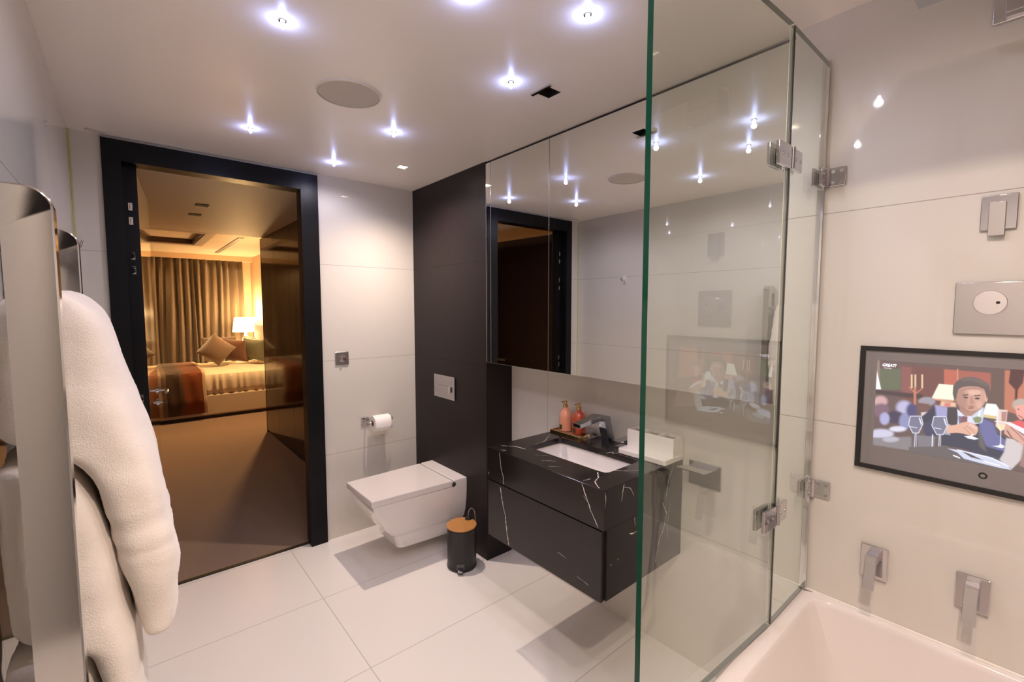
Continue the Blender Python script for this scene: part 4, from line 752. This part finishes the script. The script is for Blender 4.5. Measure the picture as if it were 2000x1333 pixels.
def srgb(c): return [((v/255+0.055)/1.055)**2.4 if v > 10 else v/255/12.92 for v in c]
# the picture: a flat grid of coloured cells, u to the right and v down in millimetres from the frame's upper left corner
PU0, PU1, PV0, PV1, ST = 38.0, 395.0, 37.0, 273.0, 1.0
nu, nv = int((PU1-PU0)/ST)+1, int((PV1-PV0)/ST)+1
U, V_ = np.meshgrid(PU0+np.arange(nu)*ST, PV0+np.arange(nv)*ST)
img = np.zeros((nv, nu, 3)); img[:] = srgb((98, 72, 68))
for col, blur, pts in SHAPES:
    P = np.array(pts); bl = max(blur*0.6, 0.8)
    x0, x1, y0, y1 = P[:,0].min()-bl*2, P[:,0].max()+bl*2, P[:,1].min()-bl*2, P[:,1].max()+bl*2
    i0, i1 = max(0, int((x0-PU0)/ST)), min(nu, int((x1-PU0)/ST)+2); j0, j1 = max(0, int((y0-PV0)/ST)), min(nv, int((y1-PV0)/ST)+2)
    if i0 >= i1 or j0 >= j1: continue
    u, v = U[j0:j1, i0:i1], V_[j0:j1, i0:i1]
    ins = np.zeros(u.shape, bool); dist = np.full(u.shape, 1e9)
    for (ax, ay), (bx2, by2) in zip(P, np.roll(P, -1, 0)):
        dx, dy = bx2-ax, by2-ay; L2 = dx*dx+dy*dy+1e-12
        tt_ = np.clip(((u-ax)*dx+(v-ay)*dy)/L2, 0, 1); dist = np.minimum(dist, np.hypot(u-ax-tt_*dx, v-ay-tt_*dy))
        c_ = ((ay > v) != (by2 > v)); xs_ = ax + (v-ay)*dx/(dy if abs(dy) > 1e-9 else 1e-9); ins ^= (c_ & (u < xs_))
    sd = np.where(ins, dist, -dist); a = np.clip(sd/bl*0.5+0.5, 0, 1); a = a*a*(3-2*a)
    img[j0:j1, i0:i1] = img[j0:j1, i0:i1]*(1-a[...,None]) + np.array(srgb(col))*a[...,None]
g_ = img.mean(-1, keepdims=True); img = (img*0.86+g_*0.14)*0.84+0.035  # desaturated and lifted: the grey veil on the glass is put into the colours
me = bpy.data.meshes.new('picture')
vx = np.stack([np.full(U.shape, XF-0.0072), TVY1-U/1000, TVZ1-V_/1000], -1).reshape(-1, 3)
rl = np.array(root_loc(tv)); vx = vx - rl
idx = np.arange(nu*nv).reshape(nv, nu)
fc = np.stack([idx[:-1,:-1], idx[1:,:-1], idx[1:,1:], idx[:-1,1:]], -1).reshape(-1, 4)
me.from_pydata(vx.tolist(), [], fc.tolist())
ca = me.color_attributes.new('Col', 'FLOAT_COLOR', 'POINT')
ca.data.foreach_set('color', np.concatenate([img.reshape(-1, 3), np.ones((nu*nv, 1))], 1).astype(np.float32).ravel())
mp_, nt, bs_ = new_mat('lit_tv_picture')
at = nt.nodes.new('ShaderNodeVertexColor'); at.layer_name = 'Col'
bs_.inputs['Base Color'].default_value = (0.01, 0.01, 0.01, 1); bs_.inputs['Roughness'].default_value = 0.03; bs_.inputs['Specular IOR Level'].default_value = 0.3
nt.links.new(at.outputs[0], bs_.inputs['Emission Color']); bs_.inputs['Emission Strength'].default_value = 0.95
me.materials.append(mp_); po = bpy.data.objects.new('picture', me); COL.objects.link(po); po.parent = tv
# caption in the corner of the picture, power ring on the glass
def text(name, body, y, z, size, mat, parent, shear=0.0, bold=0.0, sx=1.0):
    cu = bpy.data.curves.new(name, 'FONT'); cu.body = body; cu.size = size; cu.shear = shear; cu.offset = bold
    to = bpy.data.objects.new('tmp', cu); COL.objects.link(to)
    bpy.context.view_layer.update()
    me = bpy.data.meshes.new_from_object(to.evaluated_get(bpy.context.evaluated_depsgraph_get()))
    bpy.data.objects.remove(to); me.name = name
    r = root_loc(parent)
    for v in me.vertices: v.co = Vector((XF-0.0078, y-v.co.x*sx, z+v.co.y)) - r
    me.materials.append(mat); o = bpy.data.objects.new(name, me); COL.objects.link(o); o.parent = parent
    return o
m_cap = M('lit_caption', (0.8, 0.8, 0.85), emit=((0.85, 0.87, 1.0), 0.9))
m_capd = M('lit_caption_dim', (0.5, 0.5, 0.55), emit=((0.55, 0.52, 0.60), 0.7))
text('channel_caption', 'GREAT!', 0.2905, 1.3445, 0.0105, m_cap, tv, shear=0.25, bold=0.0002, sx=0.82)
text('channel_caption', 'movies', 0.2865, 1.3385, 0.0058, m_capd, tv, shear=0.0, sx=1.0)
b = NB(); n = 32
bridge(b, [[Vector((XF-x, 0.088+r*math.cos(2*PI*i/n), 1.099+r*math.sin(2*PI*i/n))) for i in range(n)] for r, x in ((0.0045, 0.0068), (0.0045, 0.0074), (0.0078, 0.0074), (0.0078, 0.0068))], cap0=False, cap1=False)
obj('power_ring', b, m_black, tv)

# ================================================================== BEDROOM
m_wd = m_leaf2
t = thing('glossy_wardrobe', 'tall dark high-gloss wardrobe beyond the doorway on the right', 'wardrobe', (1.5, 4.6, 0))
box_z = 2.318
bxo('carcass', 1.275, 1.79, 3.10, 6.096, 0.0, box_z, m_frame, t)
for k in range(5):
    y0 = 3.12+k*0.597
    bxo('wardrobe_door', 1.257, 1.275, y0+0.0015, y0+0.5955, 0.03, box_z, m_wd, t, bevel=0.001)
bxo('end_panel', 1.255, 1.79, 6.098, 6.116, 0, box_z, m_wd, t)
# bed
m_uph = M('cream_upholstery', (0.50, 0.40, 0.30), rough=0.7, bump=(200, 0.3, 0.002))
m_quilt = M('cream_quilt', (0.72, 0.62, 0.48), rough=0.85, bump=(40, 0.3, 0.006))
BXF, BXH, BY_0, BY_1 = -0.45, 1.66, 7.33, 8.86
t = thing('double_bed', 'wide bed with cream quilt and upholstered base in the bedroom', 'bed', (0.6, 8.2, 0))
bxo('bed_base', BXF, BXH, BY_0, BY_1, 0.045, 0.33, m_uph, t, bevel=0.02)
bxo('plinth', BXF+.04, BXH-.04, BY_0+.04, BY_1-.04, 0.0, 0.045, m_black, t)
b = NB()
nx = 160; rows = []
for z, off, amp in ((0.335, 0.012, 0.012), (0.40, -0.004, 0.014), (0.50, -0.010, 0.010), (0.56, -0.004, 0.006), (0.60, 0.012, 0.003)):
    rows.append([Vector((BXF+(BXH-BXF)*i/nx, BY_0+off+amp*math.sin(i*0.85+math.sin(i*.3)*1.2), z)) for i in range(nx+1)])
for yy, z in ((7.40, 0.625), (7.6, 0.64), (8.0, 0.648), (8.5, 0.645), (8.81, 0.62)):
    rows.append([Vector((BXF+(BXH-BXF)*i/nx, yy, z+0.004*math.sin(i*0.4+yy*5))) for i in range(nx+1)])
rows.append([Vector((BXF+(BXH-BXF)*i/nx, BY_1, 0.335)) for i in range(nx+1)])
bridge(b, rows, cap0=False, cap1=False, close=False)
q = obj('quilt', b, m_quilt, t, smooth=True); q.modifiers.new('s', 'SOLIDIFY').thickness = 0.01
b = NB(); box(b, BXF+.02, BXH-.02, BY_0+.03, BY_1-.03, 0.33, 0.60); obj('mattress', b, m_quilt, t, bevel=0.03)
b = NB(); box(b, 1.68, 1.795, 7.15, 8.88, 0.0, 1.25); obj('headboard', b, m_uph, t, bevel=0.03)
# throw
def throw_obj():
    cols = [(0.095, (0.25, 0.19, 0.13)), (0.31, (0.30, 0.23, 0.16)), (0.36, (0.15, 0.10, 0.07)), (0.50, (0.055, 0.030, 0.020)), (0.545, (0.10, 0.05, 0.03)), (0.75, (0.16, 0.04, 0.012)), (0.785, (0.50, 0.36, 0.24))]
    mats = [M('throw_stripe', c, rough=0.9, spec=0.1, sheen=0.3, bump=(300, 0.4, 0.002)) for _, c in cols]
    b = NB(); xs = [-0.25]; mi = []
    X = -0.25
    for k, (x1, c) in enumerate(cols):
        n = max(2, int((x1-X)/0.02))
        for j in range(n): xs.append(X+(x1-X)*(j+1)/n); mi.append(k)
        X = x1
    prof = [(7.285, 0.095), (7.282, 0.3), (7.288, 0.5), (7.300, 0.60), (7.33, 0.640), (7.42, 0.658), (7.8, 0.668), (8.3, 0.672), (8.7, 0.66), (8.87, 0.64), (8.90, 0.5), (8.905, 0.2)]
    V = [[b.verts.new((x + 0.006*math.sin(z*9), y + 0.006*math.sin(x*40+z*6)*(1 if y < 7.31 else 0), z)) for y, z in prof] for x in xs]
    for i in range(len(V)-1):
        for j in range(len(prof)-1): b.faces.new((V[i][j], V[i][j+1], V[i+1][j+1], V[i+1][j])).material_index = mi[i]
    o = obj('bed_throw', b, mats, smooth=True); o.modifiers.new('s', 'SOLIDIFY').thickness = 0.008
    return tag(o, 'striped beige, dark brown and rust throw draped over the bed', 'throw')
throw_obj()
# cushions
def cushion(name, label, c, size, rz, rx, mat, ry=0, pinch=0.09, group=None):
    b = NB(); n = 14; V = {}
    for s in (1, -1):
        for i in range(n+1):
            for j in range(n+1):
                u, v = i/n*2-1, j/n*2-1
                e = (1-u*u)*(1-v*v); h = 0.5*size[1]*(max(e, 0)**0.42)
                k = 1-pinch*((1-u*u)*abs(v)**3 + 0) ; k2 = 1-pinch*((1-v*v)*abs(u)**3)
                if s < 0 and (i in (0, n) or j in (0, n)): V[(s,i,j)] = V[(1,i,j)]; continue
                V[(s,i,j)] = b.verts.new((u*size[0]/2*k2, s*h, v*size[2]/2*k))
    for s in (1, -1):
        for i in range(n):
            for j in range(n): b.faces.new((V[(s,i,j)], V[(s,i+1,j)], V[(s,i+1,j+1)], V[(s,i,j+1)]))
    o = obj(name, b, mat, smooth=True, sub=1)
    o.location = c; o.rotation_euler = (rx, ry, rz)
    return tag(o, label, 'cushion' if 'cushion' in name else 'pillow', group)
m_c1 = M('taupe_velvet', (0.18, 0.12, 0.085), rough=0.8, sheen=0.6, spec=0.1); m_c2 = M('brown_velvet', (0.13, 0.055, 0.03), rough=0.7, sheen=0.6, spec=0.1)
m_c3 = M('grey_patterned_satin', (0.10, 0.11, 0.075), rough=0.45, var=(22, (0.20, 0.19, 0.12))); m_pl = M('cream_pillow', (0.75, 0.66, 0.52), rough=0.85)
g = 'cushions leaning at the head of the bed'
cushion('cushion', 'taupe square cushion standing on one corner, leftmost on the bed', (0.99, 7.86, 0.895), (0.38, 0.26, 0.38), 0.15, 0.25, m_c1, ry=math.radians(38), group=g)
cushion('cushion', 'dark brown velvet cushion, the middle one on the bed', (1.255, 8.03, 0.86), (0.40, 0.20, 0.37), -0.75, 0.25, m_c2, ry=math.radians(4), group=g)
cushion('cushion', 'grey-green patterned cushion nearest the headboard side of the bed', (1.50, 7.88, 0.87), (0.40, 0.20, 0.37), -0.95, 0.25, m_c3, ry=math.radians(4), group=g)
cushion('pillow', 'taupe pillow behind the cushions, nearer the bedside lamp', (1.14, 8.52, 0.862), (0.58, 0.16, 0.40), 0.35, -0.25, m_c1, group='pillows at the head of the bed')
cushion('pillow', 'cream pillow lying behind the grey-green cushion', (1.56, 8.38, 0.87), (0.60, 0.16, 0.40), -1.5, 0.3, m_pl, group='pillows at the head of the bed')
# bedside table and lamp
t = thing('bedside_table', 'dark bedside table between bed and curtains', 'bedside table', (1.58, 9.05, 0))
bxo('table_top', 1.36, 1.79, 8.91, 9.20, 0.60, 0.63, m_frame, t, bevel=0.003); bxo('drawer_box', 1.38, 1.79, 8.92, 9.19, 0.06, 0.60, m_frame, t, bevel=0.003)
lx, ly = 1.585, 9.05
t = thing('bedside_lamp', 'lit table lamp with cream shade and white base beside the bed', 'table lamp', (lx, ly, 0.63))
b = NB(); lathe(b, (lx, ly, 0.631), [(0.075, 0), (0.075, 0.02), (0.03, 0.03), (0.022, 0.07), (0.055, 0.14), (0.075, 0.22), (0.070, 0.30), (0.035, 0.38), (0.018, 0.42), (0.012, 0.50)], n=32)
obj('lamp_base', b, M('white_ceramic_base', (0.85, 0.8, 0.7), 0.2), t, smooth=True)
m_shade = M('lit_lamp_shade', (0.9, 0.8, 0.6), rough=0.8, emit=((1.0, 0.72, 0.36), 4.2))
b = NB(); bridge(b, [[(lx+r*math.cos(2*PI*i/48), ly+r*math.sin(2*PI*i/48), z) for i in range(48)] for r, z in ((0.200, 1.095), (0.165, 1.340))], cap0=False, cap1=False)
o = obj('lamp_shade', b, m_shade, t, smooth=True); o.modifiers.new('s', 'SOLIDIFY').thickness = 0.003
light('lamp_glow', 'POINT', (lx, ly, 1.42), 30, AMBER, radius=0.06); light('lamp_glow', 'POINT', (lx-0.02, ly-0.02, 1.04), 12, AMBER, radius=0.05)
# curtains
m_cur = M('bronze_curtain', (0.12, 0.085, 0.055), rough=0.55, sheen=0.4, spec=0.3, bump=(150, 0.3, 0.002))
def curtain(x0, x1, label, seed):
    rnd = random.Random(seed); b = NB(); rows = []
    ph = []; x = x0; xs = []; ys = []
    folds = []; X = x0
    while X < x1: w = rnd.uniform(0.075, 0.15); folds.append((X, w, rnd.uniform(0.05, 0.11))); X += w
    N = int((x1-x0)/0.006)
    for zi in range(13):
        z = 0.02 + (2.335-0.02)*zi/12; r = []
        for i in range(N+1):
            X = x0+(x1-x0)*i/N
            f = max([q for q in folds if q[0] <= X+1e-9], key=lambda q: q[0])
            u = (X-f[0])/f[1]; amp = f[2]*(1.0-0.45*(zi/12)**3)
            r.append(Vector((X+0.012*math.sin(z*1.3+f[0]*9), 9.50 - amp*math.sin(PI*u)**1.3*(0.9+0.1*math.sin(z*3+f[0]*20)) - 0.012*math.sin(u*2*PI+z*1.5), z)))
        rows.append(r)
    bridge(b, rows, cap0=False, cap1=False, close=False)
    o = obj('curtain', b, m_cur, smooth=True); o.modifiers.new('s', 'SOLIDIFY').thickness = 0.004
    return tag(o, label, 'curtain', 'bronze floor-length curtains')
curtain(0.93, 1.655, 'bronze curtain panel behind the bedside lamp', 3)
curtain(-1.2, 0.92, 'bronze curtain panel on the left, behind the foot of the bed', 5)
# ceiling details
t = tag(bxo('air_slot', 1.17, 1.23, 6.9, 9.0, 2.412, 2.42, M('grey_slot', (0.25, 0.21, 0.18), 0.5)), 'long narrow grey air slot in the bedroom ceiling', 'air vent')
for (y, lb) in ((4.42, 'small dark slot fitting in the corridor ceiling, the one nearer the doorway'), (4.90, 'small dark slot fitting in the corridor ceiling, the one nearer the bedroom')):
    x = 0.505
    b = NB(); box(b, x-.045, x+.045, y-.045, y+.045, CEIL-0.004, CEIL); tag(obj('ceiling_slot', b, m_dark), lb, 'ceiling fitting', 'slot fittings in the corridor ceiling')
